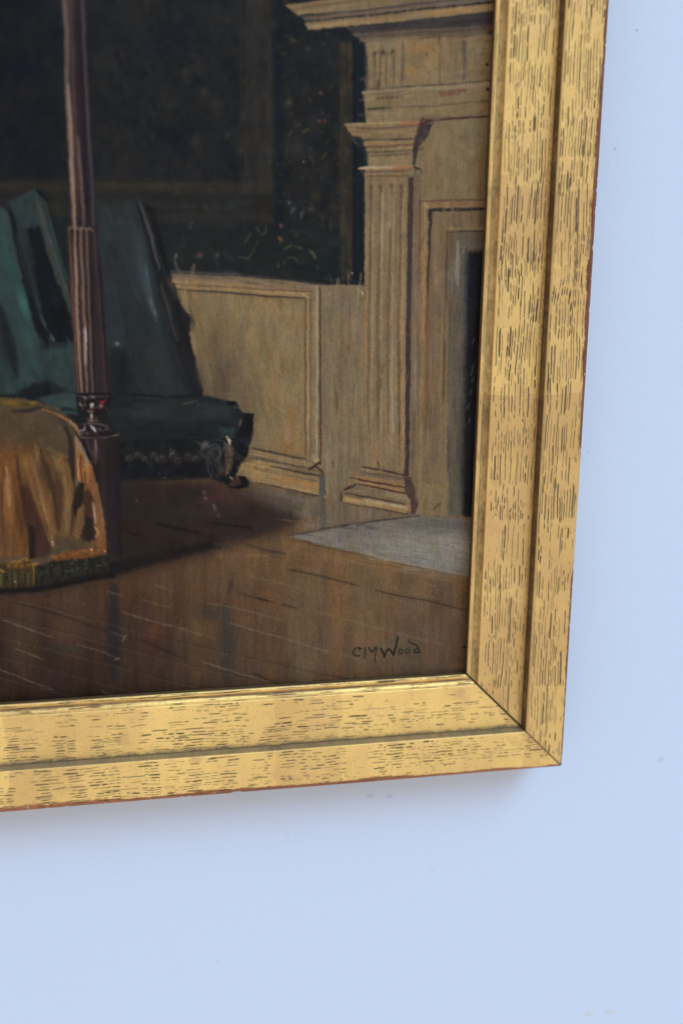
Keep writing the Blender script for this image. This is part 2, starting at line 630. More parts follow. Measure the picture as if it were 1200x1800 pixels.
def line(pts, w, color, alpha=1.0, soft=.8, h=0.0, rough=0.0, warp=True, taper=True, halo=.24):
    _sd[0] += 1
    if halo and w < 5 and warp:                # thin paint dragged beside the mark
        line(pts, w * 2.6, color, alpha * halo, w * .9 + 1.2, 0, .3, True, True, 0)
        soft = soft + .35
    p = np.asarray(pts, float)
    m_ = w + soft * 2 + 4
    b = block(p[:, 0].min() - m_, p[:, 1].min() - m_, p[:, 0].max() + m_, p[:, 1].max() + m_)
    if b is None:
        return
    x, y = (WX[b], WY[b]) if warp else (PX[b], PY[b])
    best = np.full(x.shape, 1e9)
    par = np.zeros(x.shape)
    seg = np.linalg.norm(np.diff(p, axis=0), axis=1)
    tot = seg.sum() + 1e-9
    acc = 0
    for i in range(len(p) - 1):
        ax_, ay_ = p[i]
        ex, ey = p[i + 1] - p[i]
        L2 = ex * ex + ey * ey + 1e-9
        t = np.clip(((x - ax_) * ex + (y - ay_) * ey) / L2, 0, 1)
        d = np.hypot(x - ax_ - t * ex, y - ay_ - t * ey)
        k = d < best
        best = np.where(k, d, best)
        par = np.where(k, (acc + t * seg[i]) / tot, par)
        acc += seg[i]
    ww = w / 2
    if taper:
        ww = ww * (.45 + .55 * np.sin(np.clip(par, 0.02, .98) * math.pi) ** .5)
    a = sstep(ww + soft, np.maximum(ww - soft, -.3), best) * alpha
    if rough:
        a = a * np.clip(1 - rough * (.5 + .9 * noise(par * tot / 5 + _sd[0], best, 500 + _sd[0])), 0, 1)
    lay(b, a, color, None, h, _sd[0])


def blob(cx, cy, rx, ry, color, alpha=1.0, ang=0, hard=0.0, h=0.0):
    _sd[0] += 1
    R = max(rx, ry) * 2.6
    b = block(cx - R, cy - R, cx + R, cy + R)
    if b is None:
        return
    t = math.radians(ang)
    dx, dy = WX[b] - cx, WY[b] - cy
    u = (dx * math.cos(t) + dy * math.sin(t)) / rx
    v = (-dx * math.sin(t) + dy * math.cos(t)) / ry
    q = u * u + v * v
    a = np.exp(-q * 1.2) if hard == 0 else sstep(1 + .5 * (1 - hard), 1 - .5 * (1 - hard), q)
    lay(b, a * alpha, color, None, h, _sd[0])


def lines(specs, w, color, **k):
    for s in specs:
        line(s, w, color, **k)


def scumble(x0, y0, x1, y1, n, ang, length, w, alpha=.4, jit=.10, seed=1, curve=0.0):
    # short overlapping brush marks that drag the colour under their start along with them
    r = np.random.default_rng(seed)
    for _ in range(n):
        x, y = r.uniform(x0, x1), r.uniform(y0, y1)
        i = np.argmin(np.abs(PY[:, len(ga) // 3] - y))
        j = np.argmin(np.abs(PX[i] - x))
        if abs(PX[i, j] - x) > 8:
            continue
        c0 = C[i, j] * 255 * (1 + r.normal(0, jit)) + r.normal(0, 2.2, 3) * (C[i, j].mean() * 3 + .15)
        a = math.radians(ang + r.normal(0, 9))
        L = length * r.uniform(.5, 1.5) / 2
        dx, dy = math.cos(a) * L, math.sin(a) * L
        cv = r.normal(0, curve) * L
        line([(x - dx, y - dy), (x - dy * .0 + cv * math.sin(a), y + cv * math.cos(a)), (x + dx, y + dy)], w * r.uniform(.5, 1.5), np.clip(c0, 0, 255), alpha * r.uniform(.5, 1.4), 1.0, r.uniform(-.01, .03), .35, halo=0)


# ---- dark hangings and picture on the back wall
full = (slice(None), slice(None))
f1 = fbm(PX / 60, PY / 60, 601)
f2 = fbm(PX / 14, PY / 18, 602)
f3 = noise(PX / 3.2, PY / 3.2, 603)
base = col_((35, 36, 37)) + f1[..., None] * col_((6, 4, 1)) + f2[..., None] * col_((5, 4, 3)) + f3[..., None] * col_((2, 2, 2))
lf = sstep(230, 0, PX)[..., None]
base = base * (1 - lf) + (col_((30, 32, 35)) + f2[..., None] * col_((3, 3, 2)) + f1[..., None] * col_((4, 2, 0))) * lf
C[:] = base
poly([(-900, 308), (480, 318), (482, 395), (-900, 392)], (45, 42, 37), 8, .75, (40, 6, .14))
poly([(-900, 316), (480, 322), (480, 336), (-900, 330)], (55, 49, 42), 4, .45, (60, 4, .2))
line([(-300, 345), (475, 346)], 7, (36, 36, 36), .6, 3)
line([(-300, 378), (475, 382)], 14, (50, 46, 38), .5, 4)
poly([(426, -300), (476, -300), (478, 340), (424, 340)], (50, 47, 43), 5, .62, (10, 40, .20))
line([(424, -300), (424, 310)], 5, (50, 42, 36), .5, 2)
line([(428, -200), (428, 300)], 3, (28, 30, 34), .5, 2)
line([(474, 60), (474, 330)], 4, (54, 50, 46), .5, 2)
poly([(482, -300), (500, -300), (500, 420), (484, 400)], (27, 32, 38), 5, .6)
poly([(597, 75), (621, 75), (622, 492), (598, 494)], (56, 50, 42), 2.5, .75, (8, 30, .2))
poly([(286, 398), (600, 402), (600, 496), (286, 480)], (33, 39, 39), 8, .55, (25, 12, .12))
poly([(620, 60), (648, 60), (644, 500), (620, 502)], (30, 35, 38), 3, .95, (8, 60, .12))
line([(622, 75), (622, 490)], 4, (23, 27, 32), .7, 2)
r_ = np.random.default_rng(5)
for _ in range(150):
    x, y = r_.uniform(200, 596), r_.uniform(-60, 480)
    c_ = [(62, 52, 38), (46, 50, 40), (66, 46, 42), (48, 52, 56), (58, 58, 40)][r_.integers(5)]
    blob(x, y, r_.uniform(3, 9), r_.uniform(3, 12), c_, r_.uniform(.15, .45), r_.uniform(0, 180))
for _ in range(60):
    x, y = r_.uniform(-150, 300), r_.uniform(-200, 300)
    blob(x, y, r_.uniform(4, 14), r_.uniform(4, 16), [(50, 42, 34), (38, 42, 42)][r_.integers(2)], r_.uniform(.15, .4), r_.uniform(0, 180))
for _ in range(110):
    x, y = r_.uniform(484, 596), r_.uniform(60, 480)
    c_ = [(88, 82, 52), (70, 74, 72), (92, 66, 52), (60, 66, 72), (76, 78, 46)][r_.integers(5)]
    blob(x, y, r_.uniform(1.5, 4), r_.uniform(1.5, 5), c_, r_.uniform(.1, .38), r_.uniform(0, 180))
for x, y, rx, ry, c_, al, an in [(515, 71, 6, 4, (92, 80, 44), .8, 20), (541, 86, 4, 4, (80, 82, 84), .7, 0), (507, 180, 7, 7, (98, 88, 66), .7, 0),
                                 (564, 164, 4, 3, (128, 84, 66), .8, 0), (561, 213, 4, 3.5, (135, 86, 68), .8, 0), (571, 212, 4, 3, (130, 84, 66), .8, 0),
                                 (325, 128, 8, 9, (60, 58, 42), .7, 0), (331, 145, 7, 5, (66, 58, 44), .6, 0), (358, 163, 7, 9, (68, 52, 46), .7, 0),
                                 (347, 248, 16, 10, (58, 50, 40), .7, 0), (400, 36, 6, 6, (62, 50, 44), .7, 0), (524, 262, 22, 17, (58, 58, 52), .6, 0),
                                 (508, 356, 3, 3, (100, 104, 108), .8, 0), (514, 369, 4, 8, (84, 88, 94), .8, 25), (530, 377, 4, 8, (82, 86, 92), .8, 15),
                                 (547, 369, 6, 4, (74, 78, 86), .8, 10), (494, 397, 3, 5, (140, 92, 74), .8, -20), (492, 420, 3, 5, (150, 96, 74), .9, -35),
                                 (309, 451, 2.5, 5, (170, 140, 96), .9, 20), (351, 449, 6, 5, (120, 82, 64), .9, -30), (381, 448, 3.5, 5, (120, 86, 68), .9, 20),
                                 (460, 322, 8, 14, (58, 54, 42), .6, 0), (556, 345, 9, 12, (66, 56, 40), .6, 0), (551, 215, 30, 20, (48, 44, 40), .4, 0),
                                 (533, 284, 2, 2, (150, 140, 124), .9, 0), (619, 480, 2, 2, (190, 190, 184), .9, 0), (575, 60, 3, 3, (60, 68, 70), .7, 0)]:
    blob(x, y, rx, ry, c_, al * .72, an)
for s, w, c_ in [([(440, 410), (436, 418), (430, 426)], 5, (104, 92, 46)), ([(338, 390), (333, 402)], 4, (90, 86, 60)), ([(453, 424), (446, 440), (436, 456)], 5, (88, 82, 40)),
                 ([(420, 452), (436, 454)], 4, (100, 92, 44)), ([(468, 398), (466, 410), (459, 413)], 4, (100, 92, 52)), ([(451, 400), (455, 406)], 5, (104, 94, 56)),
                 ([(499, 437), (510, 433)], 5, (120, 108, 50)), ([(524, 434), (531, 437)], 5, (104, 96, 46)), ([(544, 441), (551, 446), (553, 453)], 5, (146, 134, 70)),
                 ([(505, 455), (512, 452), (520, 456), (523, 462)], 4, (92, 86, 48)), ([(489, 463), (488, 470)], 6, (92, 82, 50)), ([(500, 458), (498, 466)], 5, (92, 82, 50)),
                 ([(573, 268), (566, 278)], 5, (92, 86, 46)), ([(532, 232), (540, 229)], 5, (104, 96, 52)), ([(507, 240), (513, 228)], 5, (84, 78, 56)),
                 ([(448, 486), (486, 490)], 4, (96, 84, 52)), ([(394, 478), (428, 482)], 4, (86, 74, 52)), ([(545, 275), (552, 290)], 5, (74, 70, 52)),
                 ([(504, 258), (502, 272), (510, 284)], 4, (70, 70, 66)), ([(570, 489), (594, 493)], 3, (46, 82, 74)), ([(617, 494), (640, 498)], 4, (40, 62, 72))]:
    line(s, w * .9, c_, .34, 2.4, halo=0)

scumble(-150, -100, 600, 480, 260, 80, 26, 9, .4, .10, 31, .2)

for _ in range(90):
    blob(r_.uniform(596, 622), r_.uniform(80, 490), r_.uniform(2, 6), r_.uniform(3, 10), [(44, 42, 38), (66, 58, 46), (34, 37, 39)][r_.integers(3)], r_.uniform(.2, .6), r_.uniform(-30, 30))
for _ in range(60):
    blob(r_.uniform(424, 478), r_.uniform(-50, 340), r_.uniform(3, 9), r_.uniform(4, 14), [(58, 54, 48), (38, 39, 40)][r_.integers(2)], r_.uniform(.15, .4), r_.uniform(-30, 30))

# ---- the panelled wall, chimney piece and dado
TAN = (119, 102, 76)
V = (6, 90, .09)                                # vertical brush marks
poly([(643, 50), (900, 20), (900, 920), (640, 920), (640, 500)], TAN, 1.6, 1, V)
poly([(560, 500), (646, 502), (646, 920), (560, 880)], (114, 100, 78), 1.6, 1, (5, 80, .13))
poly([(300, 484), (570, 506), (570, 872), (415, 850), (350, 700), (310, 520)], (121, 103, 74), 1.6, 1, (9, 40, .10))
# dado panel tone
blob(390, 690, 40, 90, (84, 72, 60), .85, 10)
blob(375, 610, 30, 50, (92, 79, 62), .6, 20)
blob(430, 730, 35, 60, (98, 84, 66), .5)
blob(470, 560, 70, 50, (134, 114, 80), .5)
blob(520, 650, 25, 90, (122, 108, 80), .5)
blob(512, 745, 5, 30, (134, 94, 56), .8, -4)
blob(505, 790, 18, 22, (126, 96, 62), .6)
blob(475, 622, 16, 4, (134, 106, 72), .6)
for x, y, l in [(455, 618, 8), (475, 625, 8), (458, 700, 18), (464, 696, 22), (522, 575, 16)]:
    line([(x, y), (x + .5, y + l)], 2, (98, 74, 50), .6)
scumble(330, 520, 530, 790, 170, 80, 38, 8, .45, .05, 32, .1)
# dado top rail
poly([(300, 478), (440, 486), (582, 503), (582, 512), (430, 500), (302, 490)], (112, 96, 76), 1.4, 1, (40, 3, .2, 5))
poly([(300, 490), (430, 500), (560, 513), (560, 519), (430, 508), (302, 499)], (134, 112, 82), 1.2, 1, (40, 3, .15, 5))
line([(303, 499), (365, 503), (450, 509), (556, 513)], 2.4, (78, 64, 54), .8)
poly([(306, 500), (540, 515), (540, 522), (310, 508)], (140, 116, 82), 1.2, 1, (40, 3, .12, 5))
line([(308, 508), (395, 514), (470, 521), (536, 524)], 3.2, (58, 50, 46), .9)
line([(296, 479), (380, 483), (440, 486), (520, 494), (583, 500)], 3, (56, 52, 50), .9)
line([(300, 476), (420, 483)], 2.5, (88, 82, 76), .6)
# dado right stile
poly([(536, 520), (566, 505), (568, 830), (540, 822)], (116, 98, 76), 1.4, 1, (4, 60, .15))
line([(537, 526), (537, 660), (537, 800)], 2.2, (70, 58, 48), .9)
line([(540, 520), (541, 640), (541, 790)], 4, (150, 122, 86), .85, h=.05)
line([(545, 518), (545, 812)], 2, (98, 80, 62), .7)
line([(550, 512), (551, 812)], 3, (128, 108, 82), .7)
line([(556, 505), (557, 650), (556, 815)], 4.2, (148, 136, 112), .8, h=.05)
line([(562, 505), (563, 640), (564, 740), (563, 830)], 3.2, (70, 54, 48), .95)
line([(566, 505), (567, 830)], 2.5, (122, 106, 84), .6)
line([(530, 516), (542, 523)], 3, (160, 134, 98), .8)
# dado skirting
poly([(441, 790), (540, 808), (566, 818), (574, 872), (500, 862), (448, 849), (424, 831), (432, 806)], (122, 102, 76), 1.4, 1, (50, 3, .22, 11))
poly([(450, 846), (428, 836), (432, 812), (560, 840), (560, 868)], (134, 110, 76), 1.4, .7, (40, 3, .22, 11))
poly([(490, 838), (560, 850), (558, 860), (490, 846)], (152, 112, 68), 2, .6)
line([(443, 788), (490, 798), (536, 807)], 3, (62, 54, 48), .95)
line([(445, 795), (535, 813)], 2.5, (140, 116, 84), .7, h=.05)
line([(432, 803), (500, 815), (548, 824)], 3, (74, 64, 54), .85)
line([(470, 818), (540, 833), (566, 836)], 3, (60, 54, 48), .9)
line([(432, 809), (500, 821)], 2.5, (152, 126, 90), .7, h=.05)
line([(450, 826), (560, 846)], 2, (100, 86, 68), .6)
line([(450, 848), (505, 860), (562, 873)], 2.6, (56, 48, 42), .9)
line([(500, 856), (560, 868)], 3, (158, 128, 88), .7, h=.05)
for x, y in [(453, 813), (461, 822), (470, 819), (440, 822), (452, 830), (426, 822)]:
    blob(x, y, 5, 3, (168, 128, 76), .7, -20, h=.05)
poly([(561, 836), (572, 834), (574, 870), (561, 873)], (78, 74, 68), 1.2)
line([(543, 826), (550, 822), (562, 812)], 4, (52, 40, 36), .95)
line([(553, 820), (564, 826), (568, 834)], 3.5, (62, 48, 42), .9)
line([(551, 800), (554, 812), (561, 808)], 2.2, (168, 142, 106), .7)
# wall strip beside the pilaster
for x, y0, y1, c_ in [(574, 520, 860, (124, 112, 92)), (600, 510, 700, (112, 96, 76)), (613, 510, 820, (108, 92, 72)), (590, 560, 850, (124, 108, 82)), (628, 510, 820, (122, 104, 78)), (640, 500, 700, (100, 84, 66))]:
    line([(x, y0), (x + 1, (y0 + y1) / 2), (x, y1)], 6, c_, .5, 3)
for x, y in [(612, 605), (592, 700), (622, 760), (585, 810)]:
    line([(x, y), (x + 1, y + 12)], 2.4, (78, 62, 46), .7)
line([(636, 513), (638, 518)], 3, (168, 160, 140), .8)
line([(629, 508), (632, 514)], 2.4, (160, 150, 128), .7)

# entablature: cornice
poly([(500, 9), (600, -4), (900, -38), (900, -18), (600, 10), (516, 20)], (124, 107, 80), 1.3, 1, (60, 3, .12, -6))
poly([(511, 17), (600, 6), (900, -25), (900, -6), (600, 20), (524, 27)], (118, 102, 76), 1.3, 1, (60, 3, .15, -6))
line([(512, 17), (600, 4), (700, -8)], 2.4, (92, 72, 58), .8)
poly([(530, 30), (600, 20), (900, -14), (900, -2), (600, 30), (536, 38)], (98, 86, 72), 1.3, 1, (60, 3, .2, -6))
line([(530, 31), (600, 22), (720, 8), (870, -8)], 3, (66, 60, 56), .8)
line([(545, 33), (640, 23), (750, 10)], 3, (110, 88, 70), .8)
poly([(535, 40), (600, 33), (700, 22), (880, 4), (880, 19), (700, 38), (600, 47), (541, 53)], (134, 113, 82), 1.3, 1, (50, 4, .12, -6))
poly([(760, 20), (862, 8), (862, 16), (760, 27)], (150, 114, 76), 2, .6)
line([(537, 41), (600, 35), (720, 22), (865, 6)], 2, (96, 80, 64), .6)
# shade under the cornice
poly([(608, 49), (700, 38), (880, 18), (880, 46), (760, 52), (690, 56), (628, 62)], (60, 55, 54), 1.8, 1, (60, 3, .16, -6))
line([(640, 58), (740, 48), (860, 38)], 3, (70, 58, 54), .8)
line([(780, 42), (840, 37)], 3, (48, 42, 44), .8)
poly([(618, 60), (690, 55), (760, 51), (880, 42), (880, 64), (700, 70), (640, 74)], (92, 80, 66), 1.5, 1, (50, 3, .15, -5))
line([(625, 64), (720, 58), (860, 50)], 2.4, (72, 62, 56), .8)
line([(634, 72), (700, 68), (780, 64)], 4, (112, 98, 76), .9)
line([(640, 78), (705, 72)], 3, (124, 108, 80), .8)
line([(730, 69), (775, 63)], 3, (88, 72, 56), .8)
line([(640, 77), (644, 100), (645, 154)], 3, (44, 48, 46), .8, 1.5)
# frieze
poly([(648, 80), (704, 76), (704, 154), (648, 158)], (122, 105, 78), 1.5, 1, (4, 50, .12))
for x in (658, 668, 679, 692):
    line([(x, 92), (x + .5, 120), (x - 1, 156)], 3.2, (94, 78, 60), .75)
    line([(x + 4.5, 96), (x + 4.5, 152)], 2.6, (134, 114, 84), .6)
for x, y in [(660, 91), (674, 89), (690, 88)]:
    line([(x, y), (x - 3, y + 6)], 3.4, (58, 46, 42), .9)
line([(664, 142), (664, 156)], 3, (70, 46, 38), .8)
line([(707, 74), (708, 110), (706, 142)], 3.4, (80, 66, 56), .85)
poly([(711, 72), (768, 68), (768, 150), (711, 154)], (126, 106, 76), 2, 1, (14, 14, .10))
blob(730, 86, 20, 8, (142, 110, 72), .7)
blob(722, 126, 10, 10, (142, 108, 66), .8)
blob(748, 96, 16, 16, (126, 106, 72), .5)
for x, y in [(749, 95), (761, 88), (752, 127)]:
    blob(x, y, 2.6, 2.2, (76, 62, 50), .8)
line([(771, 58), (771, 76)], 3, (88, 64, 50), .7)
poly([(776, 68), (806, 66), (806, 148), (776, 150)], (118, 100, 74), 2, 1, (3, 50, .16))
line([(773, 76), (773, 150)], 2, (96, 78, 60), .6)
poly([(812, 73), (819, 72), (818, 140), (812, 142)], (88, 76, 70), 1.6, .9, (2, 20, .15))
poly([(822, 64), (880, 58), (880, 144), (822, 148)], (120, 104, 76), 2, 1, (20, 6, .10))
# string mouldings
line([(640, 158), (690, 154), (760, 150), (862, 141)], 2.8, (72, 66, 58), .85)
poly([(634, 161), (690, 157), (870, 144), (870, 152), (700, 164), (637, 168)], (132, 116, 88), 1.3, 1, (40, 3, .12, -4))
poly([(637, 166), (870, 152), (870, 180), (642, 193)], (122, 105, 78), 1.3, .9, (30, 5, .10, -4))
line([(655, 166), (715, 159)], 2.2, (80, 70, 58), .7)
for i, x in enumerate((663, 671, 680, 688, 697, 706)):
    blob(x, 173 - i * .4, 3.4, 2.4, (66, 50, 42), .85, -20)
for i, x in enumerate((773, 781, 789, 797, 806, 814)):
    line([(x - 2, 160 - i * .6), (x + 1, 166 - i), (x + 4, 162 - i)], 2.8, (98, 62, 58), .8)
line([(775, 168), (806, 165)], 2, (96, 64, 58), .7)
line([(645, 193), (665, 191), (688, 189)], 3.6, (52, 48, 48), .9)
line([(688, 189), (760, 186), (862, 178)], 2.6, (84, 72, 62), .75)
line([(654, 201), (704, 199)], 4, (136, 120, 92), .6)
line([(654, 206), (706, 205)], 3, (130, 114, 88), .5)
poly([(735, 190), (870, 181), (870, 204), (735, 210)], (122, 104, 76), 2, .8, (20, 6, .08))
line([(752, 212), (800, 208), (862, 205)], 3.4, (62, 40, 40), .95)
line([(742, 206), (746, 214)], 6, (92, 40, 36), .8)
# panel right of capital
poly([(764, 214), (880, 206), (880, 350), (735, 356), (735, 300), (752, 250)], (117, 102, 76), 2, 1, (12, 30, .08))
line([(756, 250), (757, 350)], 6, (124, 98, 68), .5, 3)
line([(842, 280), (843, 345)], 3, (92, 78, 62), .4, 2)
# capital
poly([(606, 219), (660, 217), (735, 215), (730, 246), (690, 247), (622, 248)], (124, 104, 76), 1.4, 1, (30, 4, .14, -2))
line([(607, 219), (660, 217), (734, 215)], 3.2, (148, 126, 92), .9, h=.06)
line([(612, 224), (650, 227), (690, 224), (732, 220)], 3, (88, 74, 60), .8)
line([(706, 218), (736, 218)], 4, (140, 92, 66), .7)
blob(710, 232, 14, 6, (138, 106, 72), .6)
line([(622, 247), (660, 245), (727, 244)], 3.4, (66, 56, 50), .9)
poly([(622, 250), (728, 246), (724, 256), (632, 258)], (134, 112, 80), 1.2, 1, (20, 3, .12))
line([(632, 259), (680, 257), (726, 254)], 3.2, (88, 62, 52), .85)
poly([(634, 263), (728, 258), (722, 266), (642, 267)], (140, 116, 84), 1.2, 1, (20, 3, .1))
line([(642, 268), (720, 264)], 2.6, (72, 60, 52), .85)
line([(645, 272), (720, 268)], 2.6, (126, 106, 78), .8)
line([(648, 274), (720, 270)], 2.2, (80, 66, 56), .7)
poly([(648, 277), (718, 274), (718, 291), (648, 293)], (128, 109, 80), 1.4, 1, (14, 5, .12))
poly([(633, 240), (645, 268), (647, 294), (640, 296), (632, 262), (618, 240)], (30, 38, 44), 2, .9)
poly([(740, 208), (766, 212), (756, 226), (748, 246), (736, 258), (728, 292), (724, 288), (727, 256), (732, 232)], (60, 52, 50), 1.8, 1, (8, 8, .14))
line([(741, 211), (738, 220)], 5, (104, 44, 38), .8)
line([(745, 215), (748, 240)], 3, (78, 66, 62), .6)
blob(742, 250, 6, 10, (112, 96, 74), .4)
# astragal
line([(631, 296), (660, 296), (697, 295), (726, 292)], 5.5, (150, 126, 94), .95, h=.06)
line([(634, 295), (690, 294)], 3, (170, 146, 112), .8, h=.06)
line([(690, 296), (724, 293)], 3, (150, 96, 68), .8)
line([(636, 302), (680, 302), (722, 299)], 2.4, (92, 72, 58), .85)
line([(640, 306), (720, 304)], 3.4, (132, 108, 80), .9)
line([(641, 310), (720, 309)], 2.2, (100, 76, 58), .8)
blob(734, 302, 7, 9, (58, 44, 42), .95, 0, .6)
line([(726, 292), (740, 302)], 5, (70, 50, 46), .8)
# shaft
poly([(645, 313), (717, 311), (713, 480), (711, 600), (711, 836), (640, 824), (636, 640), (642, 500)], (121, 103, 77), 1.5, 1, (5, 110, .11))
for x, xb, t in ((652, 648, 325), (668, 664, 325), (687, 682, 324), (705, 700, 324)):
    blob(x, t + 4, 3.6, 5, (76, 62, 56), .85)
    blob(x + 1, t + 14, 3.2, 12, (92, 75, 62), .7)
    line([(x, t + 2), (x - 1, 420), (xb, 560), (xb, 760)], 5, (92, 75, 59), .72, 1.8)
    line([(x + 5, t + 8), (x + 4, 410), (xb + 6, 560), (xb + 6, 800)], 3.6, (142, 123, 94), .68, 1.3, h=.04, rough=.3)
line([(671, 340), (671, 420), (669, 470)], 3.2, (152, 134, 106), .8, h=.05)
line([(686, 330), (686, 400)], 3, (142, 124, 98), .7)
line([(655, 380), (655, 440)], 2.4, (140, 122, 98), .6)
blob(682, 393, 2.5, 2.5, (150, 146, 140), .7)
line([(646, 470), (644, 560), (642, 650)], 4, (138, 106, 72), .6)
line([(709, 500), (708, 640), (707, 826)], 6, (136, 109, 78), .7, 1.8, h=.05)
line([(690, 590), (689, 680), (691, 760)], 4, (142, 128, 110), .65)
line([(678, 690), (678, 780)], 3.6, (138, 106, 74), .7)
line([(668, 600), (666, 700), (666, 740)], 3, (92, 78, 62), .7)
line([(702, 600), (701, 820)], 3.4, (96, 78, 62), .7)
line([(660, 780), (659, 818)], 5, (146, 108, 70), .8)
line([(664, 812), (667, 820)], 3, (70, 56, 48), .8)
line([(651, 640), (650, 810)], 3, (130, 110, 82), .5)
for x, y in [(670, 665), (700, 745), (672, 640)]:
    line([(x, y), (x, y + 18)], 2.2, (84, 68, 54), .7)
# dark return of the shaft
poly([(717, 312), (727, 310), (725, 480), (722, 620), (719, 836), (710, 836), (713, 600), (715, 480)], (64, 53, 49), 1.6, 1, (4, 60, .16))
line([(718, 480), (716, 640), (714, 830)], 5, (58, 50, 52), .7, 2)
# chimney surround
poly([(727, 300), (740, 298), (738, 600), (736, 900), (720, 900), (722, 620)], (108, 92, 72), 1.6, 1, (3, 90, .14))
line([(733, 340), (732, 440), (731, 560)], 5, (116, 98, 84), .6, 2)
line([(729, 580), (728, 720)], 4, (138, 122, 98), .5, 2)
line([(732, 500), (728, 640)], 4, (124, 98, 74), .6)
line([(737, 354), (790, 352), (862, 351)], 2.6, (92, 66, 52), .9)
line([(738, 354), (737, 420), (737, 500)], 2.4, (86, 66, 56), .8)
poly([(740, 356), (862, 354), (862, 364), (752, 366), (748, 600), (738, 600)], (124, 99, 72), 1.4, 1, (6, 50, .14))
line([(746, 360), (746, 430), (744, 540), (743, 600)], 4.4, (140, 115, 82), .75, h=.05)
line([(746, 358), (753, 366)], 4.5, (158, 126, 88), .8, h=.05)
line([(754, 362), (862, 359)], 5, (130, 98, 68), .7)
poly([(752, 366), (862, 364), (862, 370), (760, 373), (757, 420), (752, 600), (748, 600), (752, 430)], (46, 43, 44), 1.6, .95)
poly([(760, 373), (862, 370), (862, 402), (790, 404), (784, 600), (780, 900), (740, 900), (748, 600)], (108, 91, 71), 2, 1, (5, 70, .12))
line([(752, 520), (749, 640), (748, 760)], 6, (112, 78, 54), .7, 2.4)
line([(770, 400), (766, 560), (760, 740)], 6, (118, 96, 74), .6, 2.5)
line([(742, 600), (738, 760)], 5, (124, 102, 74), .6, 2)
line([(776, 560), (773, 700), (772, 820)], 6, (128, 108, 76), .6, 2.5)
line([(786, 402), (862, 401)], 4.5, (122, 106, 82), .9)
line([(788, 399), (800, 403)], 4, (138, 118, 90), .7)
line([(785, 408), (784, 520), (780, 640), (778, 700)], 5, (82, 65, 56), .85, 2)
line([(788, 408), (860, 406)], 3.4, (58, 52, 48), .85)
poly([(789, 410), (862, 408), (862, 440), (822, 442), (818, 600), (812, 900), (784, 900), (786, 600)], (92, 83, 71), 2, 1, (3, 60, .15))
line([(805, 424), (804, 450), (803, 500)], 7, (126, 121, 110), .75, 1.8, h=.06)
line([(796, 455), (793, 520)], 4, (112, 104, 92), .6, 1.6)
line([(816, 446), (815, 520), (812, 640)], 6, (84, 80, 76), .7, 2.2)
line([(804, 520), (800, 660), (796, 800)], 7, (88, 80, 68), .6, 3)
line([(785, 540), (782, 600)], 3.4, (130, 116, 94), .6)
line([(774, 860), (774, 660)], 4, (126, 106, 78), .5, 2)
poly([(818, 446), (812, 640), (804, 780), (798, 906), (830, 912), (838, 640), (845, 446)], (68, 68, 68), 6, .75)
poly([(821, 442), (900, 438), (900, 920), (826, 916), (812, 906), (813, 800), (818, 620)], (37, 37, 40), 6, 1, (6, 40, .14))
line([(829, 460), (826, 560)], 5, (36, 36, 46), .6, 2)
for x, y in [(827, 650), (829, 662), (826, 684), (821, 710), (830, 595), (823, 735), (829, 640)]:
    line([(x, y + 9), (x + 3, y)], 1.6, (96, 98, 104), .6)
poly([(735, 850), (788, 852), (790, 906), (734, 905)], (119, 101, 73), 3, .9, (6, 20, .10))
poly([(790, 820), (806, 810), (810, 908), (786, 906)], (90, 84, 70), 3, .8, (4, 30, .12))
for x, y in [(765, 893), (770, 890), (762, 896)]:
    line([(x, y), (x + 4, y - 6)], 1.6, (66, 52, 44), .7)
# pilaster base
poly([(638, 820), (713, 836), (726, 858), (734, 884), (730, 903), (700, 901), (650, 890), (600, 881), (601, 868), (616, 842)], (126, 103, 75), 1.5, 1, (40, 3, .2, 10))
poly([(640, 826), (712, 838), (714, 848), (628, 834)], (112, 98, 78), 1.3, 1, (30, 3, .16, 10))
line([(637, 820), (680, 829), (712, 836)], 3, (58, 46, 42), .95)
line([(634, 829), (712, 843)], 2.4, (84, 70, 58), .8)
poly([(622, 836), (716, 854), (718, 862), (616, 842)], (144, 112, 76), 1.3, 1, (30, 3, .15, 10))
line([(616, 840), (660, 848), (716, 858)], 3.6, (64, 48, 42), .9)
line([(618, 845), (717, 864)], 2.4, (150, 118, 82), .8, h=.05)
line([(624, 850), (718, 868)], 3, (66, 50, 44), .9)
poly([(604, 858), (625, 852), (722, 872), (716, 884), (610, 868)], (120, 104, 80), 1.4, .9, (40, 3, .2, 10))
line([(604, 861), (620, 855), (626, 852)], 4, (50, 42, 40), .95)
line([(606, 867), (650, 874), (712, 886)], 3, (66, 56, 48), .9)
poly([(601, 872), (715, 891), (714, 903), (650, 893), (601, 882)], (146, 120, 82), 1.3, 1, (40, 3, .15, 10))
line([(640, 878), (714, 892)], 3, (160, 148, 118), .7, h=.06)
line([(601, 884), (660, 894), (722, 905)], 3.4, (46, 40, 38), .95)
line([(600, 866), (599, 882)], 3.4, (52, 44, 42), .9)
poly([(710, 836), (722, 838), (728, 858), (735, 884), (730, 905), (722, 905), (720, 880), (711, 862)], (72, 57, 53), 1.5, 1, (6, 6, .12))

scumble(570, 500, 640, 860, 80, 90, 50, 5, .45, .06, 33)
scumble(640, 320, 712, 815, 110, 90, 50, 4, .35, .06, 34)
scumble(640, 60, 860, 300, 130, -4, 26, 5, .35, .06, 35)
scumble(725, 370, 815, 890, 130, 91, 50, 5, .4, .06, 36)

# ---- the floor
FV = (6, 70, .11)


